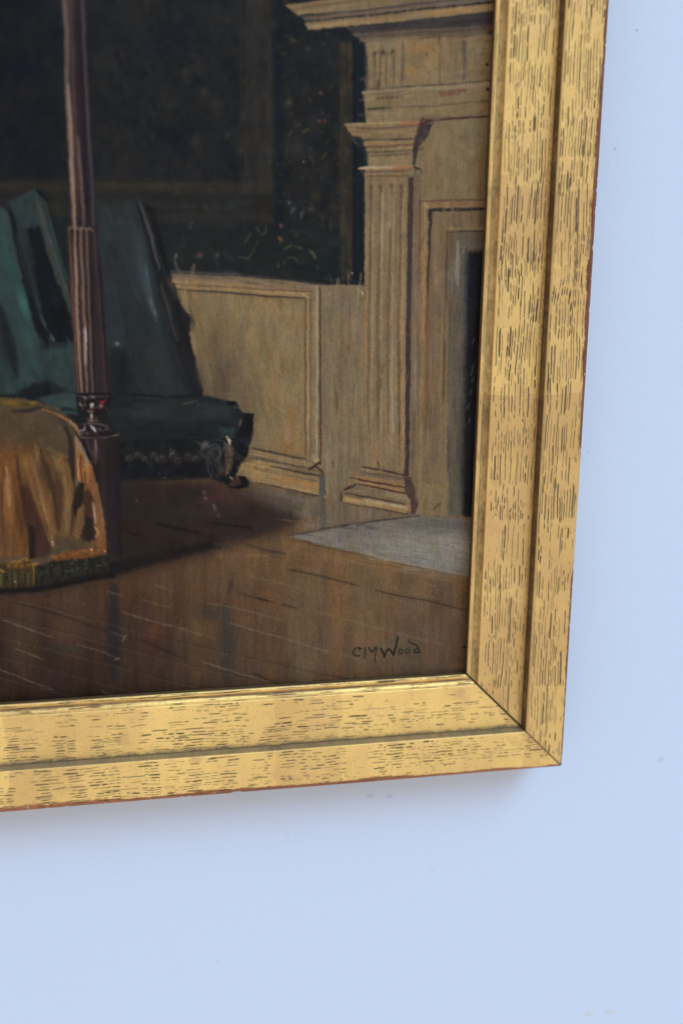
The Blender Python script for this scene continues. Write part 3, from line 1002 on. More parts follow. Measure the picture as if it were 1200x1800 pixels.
def floor_col(x, y):
    t = sstep(60, 700, x)[..., None]
    u = sstep(930, 1200, y)[..., None]
    a = col_((76, 56, 43)) * (1 - u) + col_((52, 41, 36)) * u
    b_ = col_((106, 84, 60)) * (1 - u) + col_((93, 74, 58)) * u
    return a * (1 - t) + b_ * t


poly([(-900, 1000), (190, 1000), (200, 850), (430, 838), (450, 850), (562, 874), (600, 884), (725, 906), (735, 905), (900, 912), (900, 1400), (-900, 1400)], floor_col, 2, 1, FV)
poly([(455, 852), (560, 876), (562, 905), (520, 915), (470, 900), (440, 868)], (92, 84, 74), 5, .8, (12, 12, .1))
poly([(575, 878), (720, 906), (660, 912), (540, 934), (520, 925), (570, 905)], (106, 94, 78), 4, .8, (4, 30, .12))
line([(566, 872), (568, 910), (565, 935)], 9, (78, 76, 70), .8, 3)
line([(540, 880), (540, 930)], 14, (112, 100, 80), .5, 5)
# soft vertical reflections in the polished boards
for x, y0, y1, w, c_, al in [(592, 970, 1190, 26, (114, 84, 58), .5), (645, 990, 1180, 50, (106, 90, 66), .5), (535, 1020, 1190, 46, (98, 84, 62), .6), (478, 980, 1190, 40, (92, 70, 50), .5),
                             (400, 1070, 1190, 26, (58, 54, 50), .8), (345, 1090, 1200, 30, (86, 66, 48), .6), (200, 1035, 1190, 24, (44, 41, 42), .85), (260, 1050, 1200, 26, (70, 50, 44), .6),
                             (45, 1050, 1180, 50, (74, 58, 46), .6), (120, 1040, 1140, 60, (80, 62, 50), .6), (720, 1010, 1190, 40, (88, 74, 62), .5), (775, 1000, 1200, 50, (84, 68, 60), .5),
                             (570, 1000, 1180, 8, (84, 72, 64), .5), (100, 1150, 1240, 60, (52, 42, 38), .7), (-80, 1040, 1220, 90, (66, 52, 44), .5), (665, 1130, 1190, 30, (96, 78, 60), .5)]:
    line([(x, y0), (x, (y0 + y1) / 2), (x, y1)], w, c_, al, w * .35)
blob(440, 1060, 40, 22, (92, 66, 46), .6)
blob(352, 1110, 26, 20, (94, 76, 50), .6)
blob(370, 1076, 22, 16, (60, 56, 52), .7, 30)
blob(430, 1090, 22, 10, (110, 74, 50), .5)
blob(405, 1030, 6, 16, (52, 46, 46), .7, 20)
blob(270, 1110, 12, 14, (98, 58, 44), .6)
blob(120, 1140, 26, 9, (56, 52, 44), .7)
blob(645, 1125, 30, 16, (118, 86, 62), .55)
blob(655, 1175, 12, 14, (80, 66, 56), .6)
blob(805, 1172, 26, 6, (116, 88, 62), .7)
scumble(-150, 990, 820, 1200, 260, 90, 34, 8, .35, .06, 37)
scumble(450, 940, 820, 1060, 90, 14, 44, 4, .4, .07, 38)
# dark of the shadow under bed and chair
poly([(-900, 1060), (60, 1040), (200, 1016), (300, 988), (390, 968), (440, 948), (500, 934), (520, 912), (480, 884), (420, 862), (420, 846), (190, 838), (186, 960), (-900, 1000)],
     (43, 37, 34), 22, .92, (12, 40, .10))
poly([(-900, 1056), (60, 1036), (200, 1012), (300, 984), (390, 962), (380, 952), (200, 985), (0, 1020), (-900, 1030)], (30, 29, 31), 6, .8)
poly([(430, 950), (510, 918), (515, 900), (480, 900), (420, 925)], (50, 42, 42), 6, .6)
blob(330, 900, 90, 16, (48, 43, 40), .5, -4)
blob(395, 870, 30, 18, (72, 50, 48), .8, 20)
blob(360, 880, 16, 8, (78, 54, 54), .6)
blob(250, 960, 60, 30, (44, 37, 34), .6)
line([(365, 918), (400, 922), (440, 928)], 4, (32, 29, 30), .7)
line([(280, 922), (350, 938)], 4, (30, 28, 30), .7, 2)
for x, y in [(359, 866), (376, 890), (361, 877), (384, 905), (378, 896)]:
    blob(x, y, 3, 4, (112, 88, 86), .6)
line([(434, 958), (470, 968), (500, 974)], 4, (56, 46, 42), .6, 1.5)
# hearth stone
poly([(503, 943), (560, 931), (660, 912), (736, 906), (822, 914), (900, 920), (900, 1030), (822, 1014), (700, 988), (600, 966), (545, 952)], (112, 106, 96), 2, 1, (26, 4, .10, 10))
poly([(640, 950), (760, 935), (900, 950), (900, 1010), (800, 998), (680, 975)], (125, 119, 107), 12, .75, (40, 3, .10, 12))
poly([(735, 908), (830, 914), (840, 940), (780, 930), (700, 924)], (86, 80, 74), 8, .7)
blob(620, 938, 40, 14, (98, 90, 84), .6, -10)
line([(503, 943), (560, 932), (600, 924), (640, 918), (735, 907)], 3.2, (56, 50, 48), .9, rough=.2)
line([(600, 925), (612, 922)], 5, (66, 56, 54), .8)
line([(628, 922), (640, 919)], 6, (58, 50, 50), .8)
line([(508, 948), (525, 952), (540, 951), (552, 958), (600, 968), (660, 980)], 3, (84, 66, 52), .8)
poly([(520, 955), (600, 970), (700, 990), (830, 1018), (830, 1032), (700, 1006), (580, 985), (510, 968)], (112, 88, 60), 4, .75, (40, 3, .18, 12))
line([(640, 975), (730, 993), (822, 1012)], 2.4, (140, 124, 100), .6)
for i in range(14):
    y = 950 + i * 4
    line([(690 + r_.uniform(-30, 40), y), (760, y + 9), (820, y + 17)], 1.6, (140, 138, 132), .30, halo=0)
scumble(190, 850, 520, 980, 90, 8, 34, 8, .4, .08, 39)
scumble(520, 915, 820, 1005, 90, 10, 40, 4, .45, .05, 40)
# board joints
for k_ in range(7):
    y_ = 1046 + 36 * k_
    line([(-160, y_ - 40), (60, y_ + 14), (300, y_ + 78), (560, y_ + 138), (830, y_ + 190)], 3.2, (50, 40, 35), .30, 1.4, 0, .5)
    line([(-160, y_ - 37), (60, y_ + 17), (300, y_ + 81), (560, y_ + 141), (830, y_ + 193)], 2.0, (104, 86, 68), .22, 1.2, 0, .7)
LT, DK = (124, 110, 96), (44, 37, 35)
lines([[(5, 1090), (50, 1105), (95, 1121)], [(28, 1140), (75, 1159)], [(215, 1076), (250, 1086), (300, 1102)], [(404, 1095), (440, 1106), (480, 1117), (530, 1130), (582, 1150)],
       [(355, 1163), (410, 1180), (440, 1190), (474, 1198)], [(0, 1177), (40, 1192), (92, 1212)], [(195, 1111), (218, 1119)]], 1.7, LT, alpha=.52, h=.05, rough=.6)
lines([[(272, 1028), (305, 1039)], [(440, 1014), (480, 1022), (530, 1035)], [(365, 1060), (420, 1070), (495, 1090)], [(522, 1068), (580, 1081), (640, 1098), (700, 1113), (785, 1135)],
       [(560, 1140), (600, 1150), (640, 1163)], [(136, 1133), (180, 1146), (212, 1160)], [(250, 1055), (300, 1068)], [(295, 1098), (340, 1112), (380, 1124)], [(190, 1040), (215, 1048)],
       [(180, 1215), (195, 1222)], [(-120, 1050), (-60, 1070)], [(-140, 1110), (-80, 1130)]], 1.8, (118, 100, 84), alpha=.5, h=.05, rough=.6)
lines([[(24, 1058), (60, 1068), (110, 1082), (160, 1100), (212, 1117)], [(240, 1124), (270, 1134), (310, 1148)], [(560, 1011), (595, 1020), (632, 1030)], [(660, 1037), (700, 1047), (760, 1058), (822, 1073)],
       [(420, 1043), (450, 1051), (484, 1059)], [(280, 1140), (330, 1160)], [(444, 1184), (465, 1192), (488, 1200)], [(455, 1052), (470, 1056)], [(505, 1001), (560, 1012)],
       [(495, 1062), (520, 1068)]], 2.4, DK, alpha=.7, rough=.45)
lines([[(216, 1126), (222, 1117)], [(202, 1160), (208, 1158)]], 1.6, LT, alpha=.7)
for _ in range(70):
    x, y = r_.uniform(-100, 820), r_.uniform(900, 1190)
    blob(x, y, r_.uniform(.9, 1.8), r_.uniform(.8, 1.4), (132, 122, 108), r_.uniform(.1, .35), hard=.3)

# ---- chairs
TEAL = (37, 45, 46)
# chair on the right
poly([(172, 366), (196, 356), (238, 350), (262, 384), (290, 470), (325, 590), (358, 696), (300, 712), (186, 716), (168, 560)], TEAL, 2, 1, (12, 60, .14, -14))
poly([(176, 362), (236, 354), (258, 420), (262, 520), (190, 560), (176, 470)], (43, 51, 54), 8, .6)
blob(258, 500, 8, 60, (62, 76, 78), .7, -14)
line([(256, 465), (262, 515), (272, 556)], 6, (72, 86, 88), .6, 3, rough=.3)
blob(266, 533, 2.4, 8, (112, 124, 128), .6, -14)
blob(272, 550, 2, 4, (120, 132, 138), .7, -14)
blob(274, 563, 1.6, 2, (110, 122, 126), .6)
blob(195, 440, 12, 80, (38, 48, 47), .7)
blob(230, 600, 40, 60, (42, 50, 48), .6)
blob(278, 650, 26, 50, (50, 50, 45), .8, -16)
blob(240, 660, 40, 40, (40, 42, 41), .7)
line([(200, 420), (212, 520), (236, 640)], 8, (34, 42, 44), .6, 4)
poly([(238, 349), (252, 356), (284, 462), (318, 570), (350, 694), (362, 700), (340, 706), (312, 620), (280, 520), (256, 420)], (36, 33, 37), 1.8, 1)
line([(246, 356), (262, 400), (274, 448), (280, 472)], 5, (78, 72, 66), .75, 1.6)
line([(284, 500), (300, 560), (312, 600)], 4, (76, 68, 58), .6, 1.6)
poly([(254, 356), (272, 366), (284, 420), (300, 486), (318, 540), (338, 560), (332, 590), (346, 640), (358, 694), (348, 694), (318, 574), (288, 470)], (31, 28, 33), 2.2, 1)
line([(296, 490), (300, 498)], 4, (96, 40, 44), .6)
line([(300, 498), (306, 512)], 3, (120, 104, 62), .7)
poly([(310, 520), (334, 560), (334, 600), (322, 570)], (44, 32, 34), 3, .8)
blob(352, 660, 10, 36, (70, 60, 52), .6, -14)
# seat
poly([(190, 700), (300, 704), (358, 694), (406, 706), (424, 722), (444, 730), (446, 762), (436, 790), (434, 800), (190, 806)], (33, 38, 42), 2.2, 1, (30, 10, .14))
poly([(230, 708), (330, 700), (400, 708), (404, 735), (300, 742), (230, 735)], (41, 46, 46), 6, .8, (20, 10, .12))
poly([(195, 748), (430, 750), (430, 768), (195, 775)], (31, 36, 42), 6, .8)
line([(190, 698), (240, 694), (300, 698), (352, 694)], 4, (27, 29, 33), .8)
line([(322, 710), (345, 704), (350, 712)], 2.4, (82, 74, 60), .6)
poly([(399, 704), (416, 706), (422, 720), (417, 726), (412, 716), (400, 712)], (24, 26, 30), 1.5)
poly([(430, 727), (446, 727), (444, 760), (434, 772), (416, 770)], (30, 27, 29), 2)
line([(424, 738), (421, 748)], 3, (98, 84, 66), .7)
poly([(195, 775), (418, 768), (438, 790), (432, 806), (418, 822), (412, 846), (400, 852), (360, 836), (200, 842), (190, 800)], (30, 31, 33), 3, 1, (12, 12, .2))
blob(400, 759, 12, 6, (26, 62, 60), .9, -8)
line([(384, 755), (390, 752), (396, 756), (392, 762)], 2, (40, 86, 80), .6)
line([(406, 764), (411, 758), (408, 753)], 2.2, (36, 80, 75), .6)
blob(360, 782, 6, 8, (104, 92, 88), .9, 30)
line([(398, 768), (403, 774), (404, 782)], 5, (172, 152, 130), .95, h=.06)
poly([(392, 775), (406, 782), (410, 800), (402, 830), (398, 835), (396, 800)], (86, 72, 60), 2, .85)
line([(402, 790), (403, 812), (400, 832)], 2.4, (116, 96, 80), .8)
for s in ([(366, 786), (376, 780), (386, 786), (388, 800)], [(368, 790), (366, 806), (372, 814)], [(380, 800), (384, 806), (378, 812)], [(364, 800), (366, 826), (372, 838)], [(386, 812), (388, 830)], [(372, 772), (388, 774)]):
    line(s, 2.4, (92, 86, 82), .5, 1.2, rough=.5)
for sg, cc in (([(356, 786), (352, 796), (360, 804), (370, 800)], (92, 80, 74)), ([(372, 790), (380, 786), (388, 792), (386, 804), (378, 808), (374, 800)], (104, 96, 90)),
               ([(392, 786), (396, 800), (394, 820), (398, 838)], (88, 74, 64)), ([(378, 816), (384, 826), (382, 838)], (78, 68, 62)), ([(366, 812), (374, 822), (376, 834)], (70, 62, 58)),
               ([(404, 800), (408, 814), (404, 830)], (96, 80, 66))):
    line(sg, 2.4, cc, .48, 1.3, rough=.5)
for x, y, rx, ry in [(372, 796, 6, 6), (384, 810, 4, 8), (390, 826, 5, 9), (364, 800, 7, 6), (402, 812, 4, 12)]:
    blob(x, y, rx, ry, (66, 58, 52), .8)
line([(405, 838), (410, 844), (408, 852)], 2.6, (150, 132, 104), .9)
blob(414, 848, 9, 7, (62, 43, 40), .9, 0, .2)
poly([(418, 836), (432, 838), (438, 850), (430, 856), (412, 858), (424, 850)], (25, 24, 27), 1.6)
line([(402, 854), (420, 858), (436, 854)], 3, (26, 24, 26), .9)
for i, (x, y) in enumerate(((228, 806), (243, 800), (256, 808), (272, 801), (286, 806), (303, 800), (312, 810), (330, 803), (344, 806))):
    blob(x, y, 8 + 2 * (i % 3), 6 + (i % 2), (56, 47, 43), .7, 20 * i)
    line([(x - 5, y + 3), (x - 3, y - 4), (x + 3, y - 5 + i % 3)], 2, (86, 80, 78), .45)
    line([(x + 2, y + 4), (x + 6, y)], 1.8, (70, 60, 56), .5)
line([(300, 790), (306, 792), (300, 798)], 3, (92, 88, 90), .7)
line([(276, 806), (277, 811)], 1.8, (104, 102, 104), .6)
for x, y in [(290, 840), (280, 833), (241, 880), (200, 892)]:
    blob(x, y, 1.2, 1.2, (110, 110, 110), .5, hard=.3)
# chairs on the left
poly([(-260, 600), (140, 560), (140, 700), (-260, 700)], (31, 36, 38), 6, .9)
poly([(18, 356), (40, 344), (62, 332), (74, 344), (126, 540), (132, 580), (128, 700), (70, 700), (60, 560)], (37, 48, 49), 2, 1, (10, 60, .12, -16))
poly([(20, 356), (62, 333), (72, 380), (66, 398), (46, 402), (34, 398)], (44, 58, 57), 3, .9)
line([(16, 358), (40, 345), (62, 333)], 3, (52, 66, 68), .7)
poly([(48, 402), (74, 396), (94, 455), (124, 545), (130, 600), (84, 606), (74, 550)], (25, 30, 35), 3, 1)
poly([(60, 334), (72, 345), (84, 395), (126, 532), (124, 552), (104, 505), (82, 440), (68, 382)], (54, 60, 56), 2, .95)
line([(64, 345), (76, 385), (98, 450), (122, 520)], 3.5, (74, 78, 70), .5)
line([(78, 352), (88, 390), (104, 445), (118, 490)], 3.2, (44, 82, 80), .7)
line([(66, 334), (76, 346), (84, 352)], 7, (22, 26, 30), .9, 2)
poly([(90, 380), (122, 380), (124, 500), (108, 450)], (29, 36, 38), 3, .9)
poly([(-60, 350), (6, 366), (20, 376), (34, 440), (60, 560), (78, 660), (70, 690), (-60, 696)], (43, 63, 61), 2, 1, (12, 60, .14, -14))
blob(16, 470, 14, 70, (46, 76, 73), .7, -12)
blob(42, 535, 6, 34, (62, 92, 90), .7, -14)
blob(8, 600, 18, 60, (32, 40, 42), .8, -10)
line([(0, 540), (14, 590), (30, 660)], 14, (29, 34, 38), .8, 5)
poly([(14, 368), (24, 372), (44, 460), (70, 560), (92, 606), (86, 612), (62, 580), (40, 490)], (27, 29, 33), 2.2, .95)
line([(30, 410), (42, 470), (56, 520)], 5, (44, 46, 46), .7)
line([(74, 555), (82, 580)], 5, (46, 76, 74), .7)
line([(88, 588), (94, 600)], 3.6, (96, 108, 112), .8)
blob(36, 390, 8, 10, (32, 46, 60), .7)
poly([(76, 615), (134, 608), (136, 690), (96, 676), (74, 650)], (42, 64, 63), 4, .95, (14, 14, .10))
blob(80, 645, 6, 10, (34, 54, 66), .7)
poly([(60, 672), (90, 670), (110, 690), (70, 700), (30, 690)], (28, 31, 34), 5, .9)
poly([(66, 700), (110, 692), (136, 690), (136, 728), (112, 728), (90, 716)], (46, 66, 64), 3, .95)
blob(112, 708, 12, 8, (62, 74, 66), .6)
line([(104, 722), (116, 718), (134, 722)], 6, (26, 30, 34), .7, 2)
for x, y, rx, ry, c_ in [(188, 560, 6, 40, (32, 50, 64)), (200, 590, 16, 16, (34, 52, 62)), (206, 604, 6, 4, (58, 92, 84)), (228, 620, 6, 8, (40, 62, 70)), (208, 604, 2.5, 2.5, (110, 128, 120))]:
    blob(x, y, rx, ry, c_, .75)
poly([(194, 612), (226, 614), (222, 700), (194, 706)], (30, 35, 38), 5, .8)

scumble(0, 350, 130, 700, 110, 76, 34, 8, .4, .10, 41)
scumble(175, 360, 340, 690, 130, 74, 36, 8, .4, .09, 42)
scumble(200, 700, 430, 840, 90, 6, 24, 6, .4, .10, 43, .2)

blob(214, 400, 14, 40, (46, 56, 58), .5, -8)
blob(245, 440, 10, 46, (50, 60, 62), .5, -14)
blob(222, 520, 10, 70, (34, 40, 43), .5, -14)
blob(300, 600, 10, 50, (38, 40, 40), .6, -16)
blob(215, 660, 16, 36, (29, 32, 35), .7)
blob(250, 725, 40, 10, (44, 50, 50), .5)
blob(370, 725, 22, 9, (46, 50, 50), .6, 10)
b_ = block(-900, 330, 450, 815)
mk = (.72 + .28 * sstep(150, 190, PX[b_])) * sstep(452, 436, PX[b_]) * sstep(330, 360, PY[b_]) * sstep(815, 790, PY[b_])
mk = mk * sstep(.30, .24, C[b_].max(-1)) * .66
gr = C[b_].mean(-1, keepdims=True)
C[b_] = C[b_] * (1 - mk[..., None]) + gr * col_((262, 272, 274)) * mk[..., None]

# ---- bed post
poly([(-60 + 168, -300), (-60 + 206, -300), (150, 0), (158, 180), (164, 300), (172, 400), (182, 520), (188, 600), (196, 692), (135, 692), (130, 580), (122, 400), (119, 300), (114, 150), (110, 0)],
     (47, 41, 43), 1.8, 1, (3, 120, .10))
line([(104, -300), (114, 0), (118, 60), (118, 150), (122, 230), (126, 300), (129, 380), (132, 402)], 8, (104, 90, 82), .75, 2.2)
line([(120, 150), (125, 240), (129, 330), (132, 400)], 7, (142, 116, 98), .8, 2.2, h=.05)
line([(112, -250), (124, 0), (128, 120), (132, 240), (136, 330)], 7, (74, 58, 57), .8, 2.4)
line([(136, 240), (142, 300), (148, 395)], 6, (104, 84, 76), .75, 2)
line([(128, -250), (138, 0), (146, 150), (150, 300), (156, 400)], 9, (36, 32, 36), .8, 3)
line([(134, -250), (145, 0), (150, 130), (156, 230), (161, 300), (165, 395)], 3.4, (76, 72, 76), .7, 1.4)
line([(130, 260), (136, 300), (137, 380)], 3.2, (70, 48, 44), .7)
# fluted lower half
line([(122, 400), (127, 500), (133, 600), (138, 690)], 4.4, (98, 66, 56), .8, 1.6)
line([(126, 404), (131, 410), (134, 430)], 4, (30, 26, 28), .8)
line([(132, 402), (134, 480), (137, 580), (142, 650), (144, 690)], 5.5, (136, 110, 92), .9, 1.5, h=.06)
line([(138, 410), (141, 500), (145, 600), (148, 690)], 2.6, (60, 46, 44), .8)
line([(142, 402), (144, 460), (148, 540), (152, 640), (154, 690)], 6, (112, 92, 82), .85, 1.6, h=.05)
line([(147, 408), (150, 460), (154, 560), (158, 690)], 3, (40, 33, 35), .85)
line([(152, 406), (155, 480), (160, 600), (164, 690)], 4.4, (92, 74, 66), .85, 1.5)
line([(158, 404), (161, 500), (168, 690)], 6, (38, 33, 36), .8, 2)
line([(166, 410), (172, 500), (178, 560), (186, 690)], 3.6, (64, 52, 52), .8, 1.6)
line([(173, 440), (181, 560), (192, 690)], 4, (36, 32, 37), .8)
for s in ([(122, 402), (132, 398), (140, 404)], [(140, 404), (146, 400), (152, 406)], [(152, 404), (158, 402), (164, 406)]):
    line(s, 2.6, (118, 96, 82), .7)
line([(150, 582), (151, 640)], 3.4, (150, 132, 126), .8, h=.05)
line([(150, 575), (152, 600)], 2, (176, 166, 164), .7)
# turned knop
poly([(134, 690), (196, 690), (196, 702), (190, 722), (176, 726), (172, 744), (196, 748), (202, 764), (140, 768), (140, 748), (152, 742), (152, 726), (138, 722), (134, 704)], (33, 29, 31), 1.8, 1)
line([(136, 695), (150, 699), (166, 697), (192, 696)], 3, (66, 58, 58), .8)
line([(147, 697), (152, 700)], 3, (120, 112, 108), .7)
line([(160, 697), (166, 698)], 3, (120, 112, 110), .7)
line([(140, 709), (144, 713)], 2.8, (132, 124, 124), .8)
blob(150, 711, 2, 2.4, (110, 104, 104), .8)
blob(162, 712, 3.4, 4.2, (176, 160, 156), .9, 20, .2, h=.05)
line([(158, 718), (166, 717)], 2.4, (112, 84, 80), .7)
for x, y in [(142, 704), (150, 705), (171, 705), (188, 718), (146, 718), (170, 716), (186, 703), (154, 736), (170, 733), (158, 746), (182, 758), (170, 764), (196, 757)]:
    blob(x, y, 3, 2.2, (72, 60, 58), .7, r_.uniform(0, 90))
blob(180, 706, 4.2, 2.5, (150, 44, 54), .9, -15, .3, h=.04)
blob(178, 713, 5, 4, (150, 112, 108), .8)
line([(176, 718), (180, 713)], 2.4, (120, 86, 86), .6)
line([(154, 722), (164, 723)], 2, (140, 112, 106), .7)
line([(161, 727), (161, 738)], 4, (176, 162, 160), .85, h=.05)
line([(155, 740), (164, 740), (171, 738)], 2.4, (134, 98, 96), .8)
line([(138, 758), (148, 756), (150, 748)], 3, (130, 124, 124), .8)
line([(160, 749), (165, 754), (168, 758)], 4, (176, 168, 166), .85, h=.05)
line([(142, 746), (160, 744), (180, 746), (192, 750)], 2.6, (92, 84, 82), .7)
for x, y in [(176, 754), (188, 754), (154, 762), (144, 762)]:
    blob(x, y, 4, 3, (88, 76, 74), .8)
line([(142, 768), (168, 771), (190, 769), (208, 764)], 3, (112, 86, 84), .8)
# square foot of the post
poly([(146, 770), (208, 768), (214, 860), (214, 985), (186, 985), (178, 900), (160, 820)], (43, 37, 38), 2.4, 1, (5, 60, .10))
line([(168, 774), (169, 800), (168, 812)], 4, (118, 94, 90), .85, 1.4)
line([(152, 772), (158, 790), (170, 812)], 5, (66, 52, 50), .8)
line([(180, 775), (182, 880)], 10, (52, 43, 42), .7, 4)
line([(206, 775), (212, 980)], 8, (34, 33, 36), .7, 3)
line([(148, 776), (156, 800), (166, 830), (176, 870), (182, 920)], 5, (23, 25, 31), .9, 1.6)

# ---- bed cover
poly([(-900, 690), (0, 698), (40, 700), (70, 706), (100, 720), (124, 744), (140, 775), (160, 812), (172, 850), (182, 910), (188, 972), (130, 984), (70, 994), (0, 1000), (-900, 1010)], (78, 68, 56), 2, 1, (10, 60, .16, 8))
poly([(-900, 692), (0, 698), (70, 708), (66, 720), (20, 716), (-900, 712)], (84, 70, 42), 2.5, .9, (30, 5, .22))
blob(20, 708, 14, 4, (122, 94, 44), .7)
blob(58, 708, 6, 3, (122, 98, 52), .8, 20)
poly([(-900, 722), (30, 722), (80, 735), (118, 775), (126, 840), (60, 800), (0, 790), (-900, 800)], (78, 63, 47), 18, .7, (16, 16, .14, 20))
line([(24, 723), (48, 722), (70, 716), (96, 726), (114, 746), (124, 775), (128, 800)], 8, (36, 34, 33), .7, 3.2)
line([(76, 720), (100, 728), (120, 738), (136, 756), (140, 764)], 4, (140, 98, 62), .9, 1.4, h=.05)
line([(122, 740), (134, 750), (138, 760)], 5, (128, 100, 76), .8)
poly([(-900, 800), (40, 780), (120, 810), (160, 830), (186, 960), (-900, 990)], (92, 66, 43), 12, .85, (8, 50, .2, 8))
poly([(-900, 780), (0, 794), (24, 790), (32, 860), (52, 978), (-900, 990)], (104, 72, 44), 4.5, .9, (7, 60, .2, 4))
blob(14, 880, 12, 60, (124, 88, 54), .7)
blob(34, 905, 8, 60, (70, 48, 36), .7, -8)
blob(2, 950, 16, 30, (72, 52, 38), .6)
line([(11, 822), (13, 850), (17, 890)], 3, (160, 134, 104), .6, 1.4, h=.04, rough=.5)
line([(15, 840), (18, 880)], 4, (138, 106, 74), .6, 2)
line([(3, 850), (2, 900), (4, 930)], 4, (78, 50, 38), .7, 2)
line([(-6, 880), (12, 950), (20, 962)], 10, (88, 66, 48), .6, 4)
poly([(36, 856), (50, 850), (68, 892), (92, 958), (86, 978), (54, 984), (50, 930)], (60, 42, 38), 4.5, .85, (6, 40, .12, 14))
poly([(50, 920), (60, 925), (62, 980), (52, 984)], (38, 32, 31), 2.5, .9)
poly([(36, 800), (56, 800), (64, 840), (84, 880), (98, 910), (106, 960), (94, 968), (76, 920), (54, 862)], (98, 70, 45), 4.5, .9, (6, 50, .18, 14))
blob(46, 815, 10, 16, (128, 98, 58), .6)
blob(78, 890, 7, 34, (124, 96, 66), .7, -16)
poly([(60, 776), (70, 790), (72, 820), (62, 800)], (118, 92, 58), 2.5, .85)
poly([(70, 800), (88, 820), (96, 860), (84, 860), (74, 830)], (64, 52, 44), 4.5, .75)
poly([(86, 846), (112, 840), (114, 890), (106, 930), (98, 926), (96, 890)], (70, 50, 40), 4.5, .85)
poly([(92, 800), (112, 806), (128, 830), (130, 880), (124, 930), (108, 950), (110, 900), (114, 860)], (108, 84, 56), 4.5, .85, (6, 40, .14))
blob(104, 815, 8, 12, (122, 98, 58), .7)
blob(109, 812, 2, 6, (120, 40, 34), .8, 10)
blob(120, 885, 5, 18, (134, 102, 70), .6)
poly([(122, 770), (132, 790), (136, 830), (128, 850), (120, 800)], (50, 40, 38), 2.5, .9)
poly([(132, 768), (150, 800), (162, 822), (160, 850), (146, 872), (136, 862)], (138, 100, 60), 2, .95, (5, 30, .14, 10))
line([(134, 770), (146, 796), (158, 818)], 7, (128, 108, 88), .8, 2, h=.04)
line([(142, 800), (142, 830), (145, 850)], 4, (96, 46, 34), .8)
line([(138, 806), (139, 850)], 3, (166, 130, 92), .7)
poly([(136, 846), (150, 850), (148, 880), (132, 908), (128, 890)], (36, 34, 33), 2, .95)
blob(135, 850, 3, 5, (110, 116, 120), .7)
poly([(160, 815), (170, 850), (184, 920), (187, 960), (166, 962), (166, 900), (150, 880), (156, 850)], (112, 76, 50), 2.4, .95, (5, 40, .14, 6))
poly([(148, 866), (156, 862), (166, 880), (170, 944), (146, 952), (136, 930)], (58, 42, 36), 2.6, .9)
poly([(150, 906), (168, 915), (170, 946), (146, 954)], (40, 37, 33), 3, .9)
poly([(136, 896), (148, 886), (148, 920), (138, 952), (130, 940)], (108, 82, 58), 2.5, .85)
line([(164, 884), (167, 910), (168, 920)], 4, (160, 132, 106), .85, 1.3, h=.05)
line([(168, 926), (172, 936), (169, 944)], 4, (166, 128, 90), .85, 1.3, h=.05)
poly([(92, 940), (150, 948), (146, 975), (96, 982)], (70, 62, 50), 5, .7)
scumble(-100, 720, 180, 800, 60, 35, 26, 6, .4, .08, 44)
for pts_, w_, c_, a_ in [([(40, 800), (62, 870), (88, 950)], 5, (124, 92, 58), .5), ([(105, 800), (118, 860), (116, 940)], 5, (128, 98, 62), .5), ([(28, 800), (40, 870), (54, 960)], 7, (58, 40, 32), .7),
                         ([(72, 790), (92, 850), (104, 930)], 7, (60, 44, 34), .7), ([(126, 790), (132, 860), (124, 940)], 5, (50, 39, 34), .7), ([(150, 830), (152, 900)], 4, (70, 44, 32), .6),
                         ([(8, 800), (4, 870), (8, 960)], 5, (84, 56, 38), .6), ([(54, 800), (76, 880), (96, 960)], 4, (132, 102, 68), .5), ([(176, 870), (184, 950)], 4, (132, 92, 60), .5),
                         ([(-30, 800), (-26, 980)], 10, (70, 50, 38), .6), ([(-60, 800), (-60, 980)], 12, (118, 84, 52), .5)]:
    line(pts_, w_, c_, a_, 2.0, .02, .3)
scumble(-100, 800, 185, 970, 120, 78, 30, 4, .25, .12, 45)
# gold braid and fringe
poly([(-900, 996), (0, 992), (56, 984), (62, 1000), (60, 1036), (-900, 1045)], (53, 47, 37), 2.4, 1, (3, 20, .28))
poly([(60, 1002), (96, 986), (188, 964), (194, 985), (190, 1004), (120, 1018), (62, 1036)], (40, 39, 34), 3, 1, (5, 16, .28))
poly([(90, 978), (130, 968), (187, 958), (188, 974), (150, 982), (98, 986)], (104, 66, 42), 2.4, .9, (8, 5, .24))
for x, y, l in [(0, 1002, 12), (20, 988, 14), (30, 985, 14), (44, 984, 10), (90, 980, 12), (112, 970, 14), (160, 974, 8), (58, 994, 8), (128, 974, 14), (146, 970, 12), (172, 966, 10)]:
    for q_ in range(4):
        blob(x + l * q_ / 4 + r_.uniform(-2, 2), y + r_.uniform(-3, 3), r_.uniform(2, 4.2), r_.uniform(1.2, 2.2), [(150, 112, 46), (126, 90, 40), (166, 130, 60)][q_ % 3], .3 + .28 * (x < 62), r_.uniform(-40, 40), h=.04)
line([(-120, 1004), (-60, 998), (0, 1000)], 6, (150, 112, 46), .7, 1.5)
for x in (16, 28, 38, 50):
    blob(x, 994, 6, 5, (122, 84, 38), .8, r_.uniform(0, 90))
line([(57, 990), (60, 1004), (60, 1026)], 3, (122, 98, 48), .8, 1.4, h=.04)
for i in range(26):
    x = -20 + i * 3.1
    line([(x, 1004 + r_.uniform(-2, 4)), (x + r_.uniform(-2, 2), 1028 + r_.uniform(-6, 4))], 1.8, [(84, 74, 44), (44, 44, 34), (74, 66, 46), (88, 78, 60)][i % 4], .6, .8)
line([(2, 1010), (0, 1032)], 4, (70, 76, 40), .6)
line([(12, 1008), (14, 1024)], 4, (40, 40, 28), .9)
